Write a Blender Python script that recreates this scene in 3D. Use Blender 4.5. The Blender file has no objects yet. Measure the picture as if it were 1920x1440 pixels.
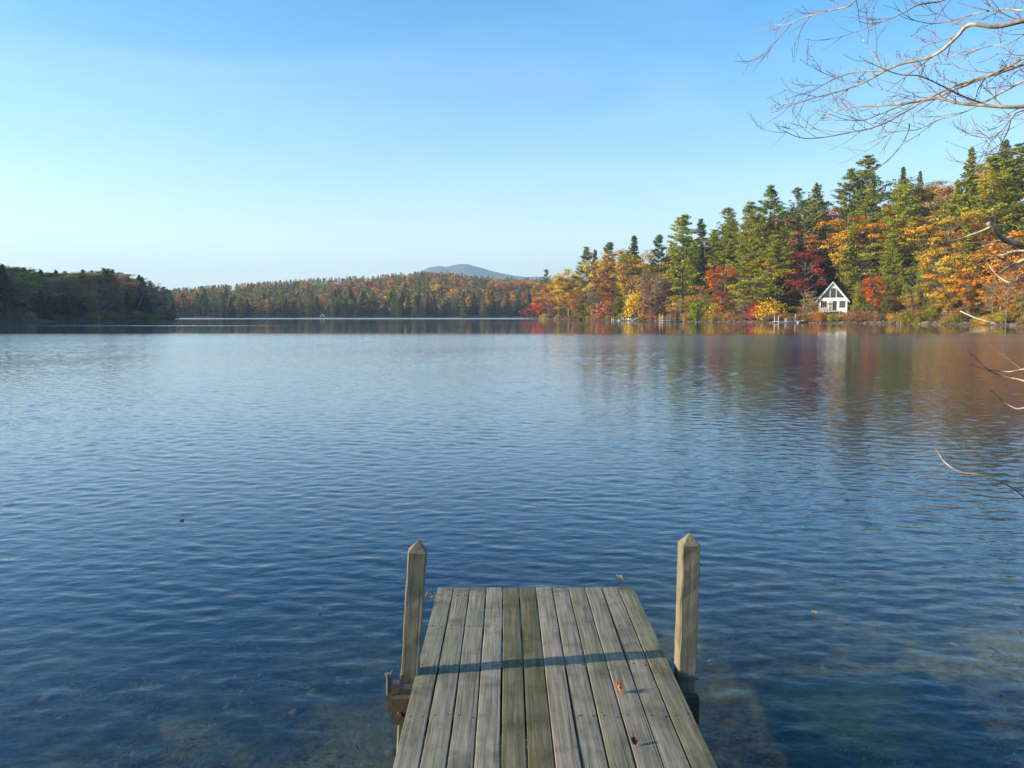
import bpy, math, random
import numpy as np
from mathutils import Vector, Euler, Matrix

R = math.radians
rng = np.random.default_rng(11)
random.seed(11)
S = bpy.context.scene
COL = S.collection

# ------------------------------------------------------------------ camera
EYE = 2.02
PITCH, YAW = R(5.08), R(-0.435)
FPX = 1450.0                                   # focal length in pixels of a 1920 wide frame
cam_d = bpy.data.cameras.new('camera')
cam_d.sensor_width = 36.0
cam_d.lens = 36.0 * FPX / 1920.0
cam_d.clip_start, cam_d.clip_end = 0.05, 20000
cam = bpy.data.objects.new('camera', cam_d)
COL.objects.link(cam)
cam.location = (0, 0, EYE)
cam.rotation_euler = (math.pi / 2 - PITCH, 0, YAW)
S.camera = cam

# ------------------------------------------------------------------ sky and sun
SUN_EL, SUN_AZ = R(19.0), R(-99.0)             # azimuth from +Y towards +X: the sun stands to the left, a little behind
sun_dir = Vector((math.sin(SUN_AZ) * math.cos(SUN_EL), math.cos(SUN_AZ) * math.cos(SUN_EL), math.sin(SUN_EL)))
W = bpy.data.worlds.new('World')
S.world = W
W.use_nodes = True
wn, wl = W.node_tree.nodes, W.node_tree.links
wn.clear()
w_out = wn.new('ShaderNodeOutputWorld')
w_bg = wn.new('ShaderNodeBackground')
w_bg.inputs['Strength'].default_value = 0.15
sky = wn.new('ShaderNodeTexSky')
sky.sky_type = 'NISHITA'
sky.sun_disc = False
sky.sun_elevation = SUN_EL
sky.sun_rotation = SUN_AZ
sky.altitude = 200
sky.air_density = 1.0
sky.dust_density = 1.1
sky.ozone_density = 1.2
# thin cirrus veil, the same all round the horizon
w_tc = wn.new('ShaderNodeTexCoord')
w_map = wn.new('ShaderNodeMapping')
w_map.inputs['Rotation'].default_value = (0, 0, R(20))
w_map.inputs['Scale'].default_value = (1.0, 1.6, 5.5)
w_nz = wn.new('ShaderNodeTexNoise')
w_nz.inputs['Scale'].default_value = 1.7
w_nz.inputs['Detail'].default_value = 6
w_nz.inputs['Roughness'].default_value = 0.55
w_nz.inputs['Distortion'].default_value = 0.6
w_rp = wn.new('ShaderNodeMapRange')
w_rp.inputs['From Min'].default_value = 0.45
w_rp.inputs['From Max'].default_value = 0.80
w_rp.inputs['To Max'].default_value = 0.10
w_mix = wn.new('ShaderNodeMix')
w_mix.data_type = 'RGBA'
w_mix.inputs['B'].default_value = (6.2, 6.6, 7.0, 1)
wl.new(w_tc.outputs['Generated'], w_map.inputs['Vector'])
wl.new(w_map.outputs['Vector'], w_nz.inputs['Vector'])
wl.new(w_nz.outputs['Fac'], w_rp.inputs['Value'])
wl.new(w_rp.outputs['Result'], w_mix.inputs['Factor'])
w_hs = wn.new('ShaderNodeHueSaturation')       # the camera's richer blues
w_hs.inputs['Saturation'].default_value = 1.46
w_tn = wn.new('ShaderNodeMix'); w_tn.data_type = 'RGBA'; w_tn.blend_type = 'MULTIPLY'
w_tn.inputs['Factor'].default_value = 1.0
w_tn.inputs['B'].default_value = (0.93, 1.03, 1.07, 1)
wl.new(sky.outputs['Color'], w_tn.inputs['A'])
wl.new(w_tn.outputs['Result'], w_hs.inputs['Color'])
wl.new(w_hs.outputs['Color'], w_mix.inputs['A'])
# the veil thickens towards the horizon all round, as any thin layer seen edge-on does
w_sep = wn.new('ShaderNodeSeparateXYZ')
wl.new(w_tc.outputs['Generated'], w_sep.inputs[0])
w_ab = wn.new('ShaderNodeMath'); w_ab.operation = 'ABSOLUTE'
wl.new(w_sep.outputs['Z'], w_ab.inputs[0])
w_ex = wn.new('ShaderNodeMath'); w_ex.operation = 'MULTIPLY'; w_ex.inputs[1].default_value = -1 / 0.135
wl.new(w_ab.outputs[0], w_ex.inputs[0])
w_e2 = wn.new('ShaderNodeMath'); w_e2.operation = 'EXPONENT'
wl.new(w_ex.outputs[0], w_e2.inputs[0])
w_e3 = wn.new('ShaderNodeMath'); w_e3.operation = 'MULTIPLY'; w_e3.inputs[1].default_value = 0.92
wl.new(w_e2.outputs[0], w_e3.inputs[0])
w_mx2 = wn.new('ShaderNodeMix'); w_mx2.data_type = 'RGBA'
w_mx2.inputs['B'].default_value = (4.75, 4.85, 4.85, 1)
wl.new(w_e3.outputs[0], w_mx2.inputs['Factor'])
wl.new(w_mix.outputs['Result'], w_mx2.inputs['A'])
wl.new(w_mx2.outputs['Result'], w_bg.inputs['Color'])
wl.new(w_bg.outputs['Background'], w_out.inputs['Surface'])

sun_l = bpy.data.lights.new('sun', 'SUN')
sun_l.energy = 5.0
sun_l.angle = R(0.53)
sun_l.color = (1.0, 0.84, 0.60)
sun = bpy.data.objects.new('sun', sun_l)
COL.objects.link(sun)
sun.location = (-60, -20, 60)
sun.rotation_euler = sun_dir.to_track_quat('Z', 'Y').to_euler()

S.view_settings.view_transform = 'Standard'
S.view_settings.look = 'None'
S.view_settings.exposure = 0.86
S.view_settings.gamma = 1.0
S.view_settings.use_curve_mapping = False
S.render.engine = 'CYCLES'
S.cycles.use_denoising = True
S.cycles.max_bounces = 8
S.cycles.diffuse_bounces = 2
S.cycles.glossy_bounces = 3
S.cycles.transmission_bounces = 4
S.cycles.transparent_max_bounces = 12
S.cycles.volume_bounces = 0
S.cycles.caustics_reflective = False
S.cycles.caustics_refractive = False
S.cycles.sample_clamp_indirect = 4.0

# ------------------------------------------------------------------ helpers
_cm = cam.rotation_euler.to_matrix()
_cr, _cu, _cf = _cm @ Vector((1, 0, 0)), _cm @ Vector((0, 1, 0)), _cm @ Vector((0, 0, -1))


def seen(px, py, Y):
    """the point of the place that lies Y metres out over the lake, seen at (px, py) of the 1920 x 1440 photograph"""
    d = _cf * FPX + _cr * (px - 960) + _cu * (720 - py)
    return Vector((0, 0, EYE)) + d * (Y / d.y)


def px_of(x, y, z):
    v = Vector((x, y, z - EYE))
    f = v.dot(_cf)
    return 960 + FPX * v.dot(_cr) / f, 720 - FPX * v.dot(_cu) / f


def tag(o, label=None, cat=None, group=None, kind=None):
    if label: o['label'] = label
    if cat: o['category'] = cat
    if group: o['group'] = group
    if kind: o['kind'] = kind
    return o


def empty(name, loc=(0, 0, 0), rz=0.0):
    o = bpy.data.objects.new(name, None)
    o.empty_display_size = 0.3
    COL.objects.link(o)
    o.location = loc
    o.rotation_euler = (0, 0, rz)
    return o


def link(name, me, mat=None, parent=None, loc=(0, 0, 0), rot=(0, 0, 0)):
    o = bpy.data.objects.new(name, me)
    COL.objects.link(o)
    if mat is not None and not me.materials:
        me.materials.append(mat)
    o.location, o.rotation_euler = loc, rot
    if parent: o.parent = parent
    return o


class MB:
    """collects shapes into one mesh"""
    def __init__(s): s.v, s.f = [], []

    def poly(s, pts, faces):
        b = len(s.v)
        s.v += [tuple(p) for p in pts]
        s.f += [tuple(i + b for i in f) for f in faces]
        return s

    def box(s, x0, y0, z0, x1, y1, z1, M=None):
        p = [Vector(q) for q in ((x0, y0, z0), (x1, y0, z0), (x1, y1, z0), (x0, y1, z0), (x0, y0, z1), (x1, y0, z1), (x1, y1, z1), (x0, y1, z1))]
        if M is not None: p = [M @ q for q in p]
        return s.poly(p, [(0, 3, 2, 1), (4, 5, 6, 7), (0, 1, 5, 4), (1, 2, 6, 5), (2, 3, 7, 6), (3, 0, 4, 7)])

    def prism(s, outline, y0, y1):
        """outline: points (x, z), counter-clockwise seen from -y"""
        n = len(outline)
        p = [(x, y0, z) for x, z in outline] + [(x, y1, z) for x, z in outline]
        return s.poly(p, [tuple(range(n)), tuple(range(2 * n - 1, n - 1, -1))] + [(i, i + n, (i + 1) % n + n, (i + 1) % n) for i in range(n)])

    def tube(s, path, radii, n=6, cap=True):
        path = [Vector(p) for p in path]
        b = len(s.v)
        m = len(path)
        side = None
        for i, p in enumerate(path):
            t = (path[min(i + 1, m - 1)] - path[max(i - 1, 0)])
            if t.length < 1e-9: t = Vector((0, 0, 1))
            t.normalize()
            if side is None:
                side = t.orthogonal().normalized()
            else:
                side = (side - t * side.dot(t))
                side = side.normalized() if side.length > 1e-6 else t.orthogonal().normalized()
            w = t.cross(side)
            for k in range(n):
                a = 2 * math.pi * k / n
                s.v.append(tuple(p + (side * math.cos(a) + w * math.sin(a)) * radii[i]))
        for i in range(m - 1):
            for k in range(n):
                k2 = (k + 1) % n
                s.f.append((b + i * n + k, b + i * n + k2, b + (i + 1) * n + k2, b + (i + 1) * n + k))
        if cap:
            s.f.append(tuple(b + k for k in range(n - 1, -1, -1)))
            s.f.append(tuple(b + (m - 1) * n + k for k in range(n)))
        return s

    def mesh(s, name, smooth=False):
        me = bpy.data.meshes.new(name)
        me.from_pydata(s.v, [], s.f)
        if smooth: me.polygons.foreach_set('use_smooth', [True] * len(me.polygons))
        me.update()
        return me

    def build(s, name, mat=None, parent=None, smooth=False, **k):
        return link(name, s.mesh(name, smooth), mat, parent, **k)


def np_mesh(name, verts, quads, smooth=False):
    me = bpy.data.meshes.new(name)
    n, m = len(verts), len(quads)
    me.vertices.add(n)
    me.vertices.foreach_set('co', np.ascontiguousarray(verts, dtype=np.float32).ravel())
    me.loops.add(m * 4)
    me.loops.foreach_set('vertex_index', np.ascontiguousarray(quads, dtype=np.int32).ravel())
    me.polygons.add(m)
    me.polygons.foreach_set('loop_start', np.arange(0, m * 4, 4, dtype=np.int32))
    if smooth: me.polygons.foreach_set('use_smooth', np.ones(m, dtype=bool))
    me.update(calc_edges=True)
    return me


# ------------------------------------------------------------------ materials
def new_mat(name):
    m = bpy.data.materials.new(name)
    m.use_nodes = True
    nt = m.node_tree
    for n in list(nt.nodes): nt.nodes.remove(n)
    out = nt.nodes.new('ShaderNodeOutputMaterial')
    return m, nt, out


def nd(nt, typ, ins=None, **props):
    n = nt.nodes.new(typ)
    for k, v in props.items(): setattr(n, k, v)
    if ins:
        for k, v in ins.items():
            if hasattr(v, 'is_output'): nt.links.new(v, n.inputs[k])
            else: n.inputs[k].default_value = v
    return n


def math_n(nt, op, a, b=0.5, clamp=False):
    n = nt.nodes.new('ShaderNodeMath')
    n.operation = op
    n.use_clamp = clamp
    for i, v in enumerate((a, b)):
        if hasattr(v, 'is_output'): nt.links.new(v, n.inputs[i])
        else: n.inputs[i].default_value = v
    return n.outputs[0]


def mixc(nt, fac, a, b, blend='MIX'):
    n = nt.nodes.new('ShaderNodeMix')
    n.data_type = 'RGBA'
    n.blend_type = blend
    for k, v in (('Factor', fac), ('A', a), ('B', b)):
        if hasattr(v, 'is_output'): nt.links.new(v, n.inputs[k])
        elif k == 'Factor': n.inputs[k].default_value = v
        else: n.inputs[k].default_value = tuple(v) + (1,) if len(v) == 3 else v
    return n.outputs['Result']


def ramp(nt, fac, stops):
    n = nt.nodes.new('ShaderNodeValToRGB')
    e = n.color_ramp.elements
    while len(e) < len(stops): e.new(0.5)
    for i, (p, c) in enumerate(stops):
        e[i].position = p
        e[i].color = tuple(c) + (1,) if len(c) == 3 else c
    nt.links.new(fac, n.inputs['Fac'])
    return n.outputs['Color']


def simple_mat(name, col, rough=0.6, var=0.15, scale=3.0, bump=0.0, metallic=0.0):
    m, nt, out = new_mat(name)
    tc = nd(nt, 'ShaderNodeTexCoord')
    nz = nd(nt, 'ShaderNodeTexNoise', {'Vector': tc.outputs['Object'], 'Scale': scale, 'Detail': 5.0, 'Roughness': 0.6})
    c = mixc(nt, nz.outputs['Fac'], tuple(max(0, x * (1 - var)) for x in col), tuple(min(1, x * (1 + var)) for x in col))
    p = nd(nt, 'ShaderNodeBsdfPrincipled', {'Base Color': c, 'Roughness': rough, 'Metallic': metallic})
    if bump:
        b = nd(nt, 'ShaderNodeBump', {'Height': nz.outputs['Fac'], 'Strength': bump, 'Distance': 0.02})
        nt.links.new(b.outputs[0], p.inputs['Normal'])
    nt.links.new(p.outputs[0], out.inputs['Surface'])
    return m


def leaf_mat(name, transl=0.3):
    """leaf colour = the tree's own colour (object colour) x each leaf's own tint"""
    m, nt, out = new_mat(name)
    oi = nd(nt, 'ShaderNodeObjectInfo')
    at = nd(nt, 'ShaderNodeAttribute', attribute_name='tint')
    c = mixc(nt, 1.0, oi.outputs['Color'], at.outputs['Color'], 'MULTIPLY')
    d = nd(nt, 'ShaderNodeBsdfDiffuse', {'Color': c, 'Roughness': 0.4})
    t = nd(nt, 'ShaderNodeBsdfTranslucent', {'Color': c})
    mx = nd(nt, 'ShaderNodeMixShader', {'Fac': transl})
    nt.links.new(d.outputs[0], mx.inputs[1])
    nt.links.new(t.outputs[0], mx.inputs[2])
    nt.links.new(mx.outputs[0], out.inputs['Surface'])
    return m


M = {}
M['leaf'] = leaf_mat('leaf', 0.28)
M['needle'] = leaf_mat('needle', 0.25)
M['bark'] = simple_mat('bark', (0.13, 0.10, 0.08), 0.9, 0.45, 6, 0.5)
M['grey_bark'] = simple_mat('grey_bark', (0.24, 0.21, 0.18), 0.9, 0.35, 5, 0.4)
M['birch_bark'] = simple_mat('birch_bark', (0.55, 0.52, 0.46), 0.8, 0.35, 4, 0.2)
M['white_paint'] = simple_mat('white_paint', (0.80, 0.80, 0.78), 0.5, 0.04, 2)
M['shingle'] = simple_mat('shingle', (0.055, 0.055, 0.06), 0.8, 0.4, 9, 0.3)
M['pale_wood'] = simple_mat('pale_wood', (0.46, 0.40, 0.30), 0.7, 0.2, 5)
M['dock_white'] = simple_mat('dock_white', (0.68, 0.66, 0.62), 0.6, 0.15, 3)
M['dock_grey'] = simple_mat('dock_grey', (0.34, 0.31, 0.27), 0.8, 0.3, 4)
M['red_paint'] = simple_mat('red_paint', (0.35, 0.03, 0.025), 0.5, 0.2, 3)
M['curtain'] = simple_mat('curtain', (0.40, 0.36, 0.30), 0.9, 0.15, 3)
M['concrete'] = simple_mat('concrete', (0.32, 0.30, 0.28), 0.9, 0.2, 2)
M['dark_hull'] = simple_mat('dark_hull', (0.05, 0.05, 0.055), 0.4, 0.2, 3)
M['rock'] = simple_mat('rock', (0.17, 0.135, 0.105), 0.9, 0.7, 2.5, 0.4)
M['weed'] = simple_mat('weed', (0.26, 0.22, 0.05), 0.7, 0.6, 2.0)
M['bedstone'] = simple_mat('bedstone', (0.17, 0.125, 0.045), 0.8, 0.9, 3.0, 0.3)
M['galvanised'] = simple_mat('galvanised', (0.20, 0.19, 0.175), 0.45, 0.25, 30, 0.1, 0.6)
M['rust'] = simple_mat('rust', (0.16, 0.09, 0.06), 0.7, 0.4, 40, 0.2, 0.4)
m, nt, out = new_mat('window_glass')
p = nd(nt, 'ShaderNodeBsdfPrincipled', {'Base Color': (0.045, 0.045, 0.05, 1), 'Roughness': 0.08})
nt.links.new(p.outputs[0], out.inputs['Surface'])
M['glass'] = m


# ------------------------------------------------------------------ terrain: lake basin, shores and hills in one sheet
LAKE = np.array([(3.4, -2.2), (6.0, 0.2), (7.0, 2.2), (9.5, 3.4), (15, 8), (26, 20), (44, 48), (66, 80), (86, 112), (95, 138), (98, 160),
                 (95, 180), (86, 195), (75, 209), (64, 226), (55, 247), (47.5, 275), (42, 300), (32, 345), (20, 395), (12, 424), (13, 438),
                 (30, 452), (80, 478), (140, 510), (150, 540), (90, 534), (40, 526), (0, 522), (-80, 516), (-160, 510), (-240, 503),
                 (-330, 492), (-430, 478), (-480, 445), (-410, 410), (-270, 396), (-185, 376), (-150, 353), (-145, 322), (-144, 285),
                 (-143, 245), (-140, 205), (-135, 160), (-125, 110), (-108, 60), (-80, 22), (-46, 2), (-22, -2.5), (-6, -2.2)], dtype=np.float64)


def lake_sd(x, y):
    """signed distance to the shoreline, positive on land"""
    x, y = np.asarray(x, float), np.asarray(y, float)
    sh = x.shape
    x, y = x.ravel(), y.ravel()
    best = np.full(x.shape, 1e18)
    inside = np.zeros(x.shape, bool)
    n = len(LAKE)
    for i in range(n):
        ax, ay = LAKE[i]
        bx, by = LAKE[(i + 1) % n]
        ex, ey = bx - ax, by - ay
        t = np.clip(((x - ax) * ex + (y - ay) * ey) / (ex * ex + ey * ey), 0, 1)
        best = np.minimum(best, (x - ax - t * ex) ** 2 + (y - ay - t * ey) ** 2)
        c = (ay > y) != (by > y)
        with np.errstate(divide='ignore', invalid='ignore'):
            xi = ax + (y - ay) / (by - ay if by != ay else 1e-9) * ex
        inside ^= c & (x < xi)
    d = np.sqrt(best)
    return np.where(inside, -d, d).reshape(sh)


def sm(a, b, t):
    t = np.clip((t - a) / (b - a), 0, 1)
    return t * t * (3 - 2 * t)


_nzph = rng.uniform(0, 6.28, (24, 3))
_nzdir = rng.uniform(0, 6.28, 24)


def wob(x, y, lam, k0=0, n=5):
    s = 0
    for k in range(n):
        a = _nzdir[(k0 + k) % 24]
        L = lam * (0.6 + 0.35 * k)
        s = s + np.sin((x * math.cos(a) + y * math.sin(a)) * 6.283 / L + _nzph[(k0 + k) % 24][0])
    return s / n


def height(x, y):
    x, y = np.asarray(x, float), np.asarray(y, float)
    d = lake_sd(x, y) + 1.3 * wob(x, y, 17, 3) * sm(30, 120, np.hypot(x, y))
    bed = -np.minimum(0.034 * -d + 0.0060 * d * d, 7.0)
    bed = bed + 0.05 * wob(x, y, 1.9, 7) * sm(0.3, 3, -d)
    L = np.maximum(d, 0)
    land = 0.30 * np.minimum(L, 2.2) + 0.03 * L
    # wooded hill on the sunny shore
    right = sm(0, 40, x) * (1 - sm(455, 490, y - 0.25 * x))
    amp = np.interp(y, [0, 150, 215, 250, 300, 350, 420, 500], [0.5, 1.0, 1.0, 0.80, 0.50, 0.36, 0.26, 0.22])
    hr = 62 * (1 - np.exp(-np.maximum(L - 7, 0) / 105.0)) * amp * (1 + 0.12 * wob(x, y, 90, 1))
    # wooded point in the shade
    left = 1 - sm(-60, -10, x)
    left = left * (1 - sm(400, 470, y))
    hl = 9 * (1 - np.exp(-L / 90.0)) + 66 * sm(18, 150, L) * sm(0.72, 0.84, -x / np.maximum(y, 1.0)) * sm(60, 120, y)
    # far hillside
    far = sm(455, 500, y - 0.12 * np.maximum(x, 0))
    ridge = np.interp(x, [-900, -500, -363, -292, -205, -146, -87, -46, 30, 200, 700], [6, 9, 14, 19, 25, 29, 37, 33, 25, 28, 32])
    hf = ridge * sm(505, 880, y) * (1 + 0.10 * wob(x, y, 130, 9)) - 20 * sm(1000, 1700, y)
    land = land + right * hr + left * hl + far * hf
    land = land + 0.25 * wob(x, y, 9, 11) * sm(2, 15, L)
    return np.where(d < 0, bed, land)


def hz(x, y): return float(height(np.array([x]), np.array([y]))[0])


def graded(lo, hi, c, s0, g, smax):
    up, dn = [c], [c]
    s = s0
    while up[-1] < hi:
        up.append(up[-1] + s); s = min(s * g, smax)
    s = s0
    while dn[-1] > lo:
        dn.append(dn[-1] - s); s = min(s * g, smax)
    return np.array(sorted(set(dn + up)))


gx = np.concatenate([graded(-1700, -210, -210, 9, 1.08, 90)[:-1], np.arange(-210, -30, 3.6), graded(-30, 30, 0, 0.35, 1.045, 3)[1:-1],
                     np.arange(31, 215, 2.8), graded(215, 1700, 215, 5, 1.08, 90)])
gy = np.concatenate([graded(-400, -10, -10, 2, 1.15, 60)[:-1], graded(-10, 40, 3, 0.3, 1.04, 3)[1:-1], np.arange(42, 130, 3.5), np.arange(130, 460, 2.6),
                     np.arange(460, 560, 4.0), graded(560, 1900, 560, 8, 1.05, 60)])
gx, gy = np.unique(np.round(gx, 3)), np.unique(np.round(gy, 3))
GX, GY = np.meshgrid(gx, gy)
GZ = height(GX, GY)
nx, ny = len(gx), len(gy)
idx = np.arange(nx * ny).reshape(ny, nx)
quads = np.stack([idx[:-1, :-1], idx[:-1, 1:], idx[1:, 1:], idx[1:, :-1]], -1).reshape(-1, 4)
m, nt, out = new_mat('ground')
geo = nd(nt, 'ShaderNodeNewGeometry')
sep = nd(nt, 'ShaderNodeSeparateXYZ', {0: geo.outputs['Position']})
n1 = nd(nt, 'ShaderNodeTexNoise', {'Vector': geo.outputs['Position'], 'Scale': 0.9, 'Detail': 7.0, 'Roughness': 0.65})
n2 = nd(nt, 'ShaderNodeTexNoise', {'Vector': geo.outputs['Position'], 'Scale': 7.0, 'Detail': 6.0, 'Roughness': 0.7})
litter = ramp(nt, n2.outputs['Fac'], [(0.3, (0.05, 0.035, 0.02)), (0.5, (0.15, 0.085, 0.04)), (0.72, (0.26, 0.14, 0.05))])
bedc = ramp(nt, n1.outputs['Fac'], [(0.42, (0.03, 0.026, 0.012)), (0.51, (0.13, 0.095, 0.022)), (0.61, (0.50, 0.36, 0.07))])
bedc = mixc(nt, 0.5, bedc, ramp(nt, n2.outputs['Fac'], [(0.42, (0.03, 0.026, 0.012)), (0.62, (0.34, 0.25, 0.07))]))
edge = ramp(nt, n2.outputs['Fac'], [(0.3, (0.06, 0.045, 0.03)), (0.6, (0.17, 0.115, 0.08))])
f_bed = nd(nt, 'ShaderNodeMapRange', {'Value': sep.outputs['Z'], 'From Min': -0.12, 'From Max': 0.02})
f_ed = nd(nt, 'ShaderNodeMapRange', {'Value': sep.outputs['Z'], 'From Min': 0.45, 'From Max': 1.1})
c = mixc(nt, f_bed.outputs[0], bedc, edge)
c = mixc(nt, f_ed.outputs[0], c, litter)
bp = nd(nt, 'ShaderNodeBump', {'Height': n2.outputs['Fac'], 'Strength': 0.6, 'Distance': 0.08})
p = nd(nt, 'ShaderNodeBsdfPrincipled', {'Base Color': c, 'Roughness': 0.95, 'Normal': bp.outputs[0], 'Specular IOR Level': 0.1})
nt.links.new(p.outputs[0], out.inputs['Surface'])
ground = link('ground', np_mesh('ground', np.stack([GX, GY, GZ], -1).reshape(-1, 3), quads, True), m)
tag(ground, 'lake basin and wooded hills around the water', kind='structure')

# blue mountain beyond the ridge
MY = 4200.0
mu = np.linspace(-2600, 2600, 320)
mv = np.linspace(-900, 900, 90)
MXX, MVV = np.meshgrid(mu, mv)
prof_px = [300, 500, 640, 740, 790, 806, 822, 838, 850, 862, 876, 895, 925, 960, 985, 1010, 1060, 1200, 1500, 1800]
prof_row = [575, 560, 545, 525, 508, 501, 498.5, 500.5, 497.5, 495, 495.5, 500.5, 509, 516.5, 519.5, 518.5, 524, 540, 560, 580]
prof_x = [seen(q, 500, MY).x for q in prof_px]
prof_z = [seen(q, r_, MY).z for q, r_ in zip(prof_px, prof_row)]
base_z = np.interp(MXX + 0.10 * MVV, prof_x, prof_z)
ridge_f = np.exp(-(np.abs(MVV) / 480.0) ** 1.7)
MZ = -40 + (base_z + 40) * ridge_f * (1 + 0.07 * (1 - ridge_f) * 4 * wob(MXX, MVV, 420, 5)) + 2.2 * wob(MXX, MVV, 60, 2) * ridge_f
mi = np.arange(320 * 90).reshape(90, 320)
mq = np.stack([mi[:-1, :-1], mi[:-1, 1:], mi[1:, 1:], mi[1:, :-1]], -1).reshape(-1, 4)
M['mountain'] = simple_mat('mountain', (0.085, 0.075, 0.05), 1.0, 0.5, 0.012, 0)
mo = link('mountain', np_mesh('mountain', np.stack([MXX, MVV + MY, MZ], -1).reshape(-1, 3), mq, True), M['mountain'])
tag(mo, 'bare blue twin-topped mountain far behind the ridge', kind='structure')


# ------------------------------------------------------------------ water
def wave_field(X, Y, dx):
    N = 110
    r = np.random.default_rng(5)
    lam = np.exp(r.uniform(math.log(0.07), math.log(0.75), N))
    ang = np.where(r.random(N) < 0.62, R(-112) + r.normal(0, R(30), N), R(-62) + r.normal(0, R(32), N))
    ph = r.uniform(0, 2 * math.pi, N)
    wgt = np.exp(-((np.log(lam) - math.log(0.21)) / 0.72) ** 2)
    ak = 0.070 * wgt / math.sqrt(0.5 * np.sum(wgt ** 2))
    Z = np.zeros_like(X)
    fd = sm(1.9, 3.2, lam[None, :] / dx[:, :1])
    boost = np.minimum(np.sqrt(np.sum(wgt ** 2) / np.maximum(np.sum((wgt[None, :] * fd) ** 2, 1), 1e-6)), 1.7)[:, None]
    for i in range(N):
        k = 2 * math.pi / lam[i]
        fade = sm(1.9, 3.2, lam[i] / dx)
        Z += ak[i] / k * np.sin(k * (X * math.cos(ang[i]) + Y * math.sin(ang[i])) + ph[i] + 0.8 * np.sin(0.21 * X + 0.17 * Y + ph[i])) * fade
    return Z * boost


ys, y = [], -2.6
while y < 100:
    ys.append(y)
    y += min(max(0.0062 * y, 0.030), 0.10)
ys = np.array(ys)
NC = 520
u = np.linspace(-1, 1, NC)
hw = 0.80 * np.maximum(ys, 0) + 5.0
WX = u[None, :] * hw[:, None]
WY = np.repeat(ys[:, None], NC, 1)
dxl = np.repeat((np.maximum(np.gradient(ys), 0.62 * 2 * hw / NC))[:, None], NC, 1)
WZ = wave_field(WX, WY, dxl)
gust = 0.82 + 0.42 * wob(WX, WY * 0.6, 16, 2) + 0.30 * wob(WX, WY, 5, 8)
edge_y = 84 + 5 * wob(WX, WY * 0 + 3, 60, 4) + 3 * wob(WX, WY * 0 + 3, 16, 14)
fade = (1 - sm(-14, 7, WY - edge_y)) * sm(0.0, 0.05, 1 - np.abs(u))[None, :] * sm(-2.6, 1.5, WY)
fade = fade * (0.72 + 0.28 * sm(3, 14, WY))
WZ = WZ * gust * fade
WZ[-1, :] = 0
# widen to the whole basin: extra columns and rows round the rippled sheet
ext = [60, 200, 700, 1500]
WX2 = np.concatenate([np.stack([WX[:, 0] - e for e in ext[::-1]], 1), WX, np.stack([WX[:, -1] + e for e in ext], 1)], 1)
WY2 = np.concatenate([WY[:, :4], WY, WY[:, :4]], 1)
WZ2 = np.concatenate([np.zeros((len(ys), 4)), WZ, np.zeros((len(ys), 4))], 1)
for yy in (140, 220, 330, 480, 600):
    WX2 = np.concatenate([WX2, WX2[-1:, :]], 0)
    WY2 = np.concatenate([WY2, np.full((1, WX2.shape[1]), float(yy))], 0)
    WZ2 = np.concatenate([WZ2, np.zeros((1, WX2.shape[1]))], 0)
wr, wc = WX2.shape
wi = np.arange(wr * wc).reshape(wr, wc)
wq = np.stack([wi[:-1, :-1], wi[:-1, 1:], wi[1:, 1:], wi[1:, :-1]], -1).reshape(-1, 4)
m, nt, out = new_mat('lake_water')
geo = nd(nt, 'ShaderNodeNewGeometry')
sep = nd(nt, 'ShaderNodeSeparateXYZ', {0: geo.outputs['Position']})
fmp = nd(nt, 'ShaderNodeMapping', {'Vector': geo.outputs['Position'], 'Scale': (0.6, 1.0, 1.0), 'Rotation': (0, 0, R(14))})
fine = nd(nt, 'ShaderNodeTexNoise', {'Vector': fmp.outputs[0], 'Scale': 9.0, 'Detail': 2.0, 'Roughness': 0.5})
rip = nd(nt, 'ShaderNodeMapRange', {'Value': sep.outputs['Y'], 'From Min': 74.0, 'From Max': 92.0, 'To Min': 0.14, 'To Max': 0.012})
rip2 = nd(nt, 'ShaderNodeMapRange', {'Value': sep.outputs['Y'], 'From Min': 5.0, 'From Max': 32.0, 'To Min': 0.10, 'To Max': 0.0})
ripf = math_n(nt, 'ADD', rip.outputs[0], rip2.outputs[0])
bmp = nd(nt, 'ShaderNodeBump', {'Height': fine.outputs['Fac'], 'Strength': ripf, 'Distance': 0.03})
# wind lanes: rippled water in the lee of the far shore, slick water between, both with streaks along x
mp = nd(nt, 'ShaderNodeMapping', {'Vector': geo.outputs['Position'], 'Scale': (0.006, 0.045, 1.0)})
lane = nd(nt, 'ShaderNodeTexNoise', {'Vector': mp.outputs[0], 'Scale': 1.0, 'Detail': 3.0})
yw = math_n(nt, 'ADD', sep.outputs['Y'], math_n(nt, 'MULTIPLY', lane.outputs['Fac'], 60.0))
far_rip = nd(nt, 'ShaderNodeMapRange', {'Value': yw, 'From Min': 425.0, 'From Max': 450.0})
streak = nd(nt, 'ShaderNodeMapRange', {'Value': lane.outputs['Fac'], 'From Min': 0.58, 'From Max': 0.70, 'To Max': 0.12})
lee = nd(nt, 'ShaderNodeMapRange', {'Value': sep.outputs['X'], 'From Min': -115.0, 'From Max': -70.0})
mid = nd(nt, 'ShaderNodeMapRange', {'Value': sep.outputs['Y'], 'From Min': 30.0, 'From Max': 90.0})
unres = nd(nt, 'ShaderNodeMapRange', {'Value': sep.outputs['Y'], 'From Min': 6.0, 'From Max': 55.0})
calm = nd(nt, 'ShaderNodeMapRange', {'Value': sep.outputs['Y'], 'From Min': 76.0, 'From Max': 92.0})
rg = math_n(nt, 'ADD', math_n(nt, 'MULTIPLY', unres.outputs[0], 0.12), 0.015)
rg = math_n(nt, 'SUBTRACT', rg, math_n(nt, 'MULTIPLY', calm.outputs[0], 0.085))
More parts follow.
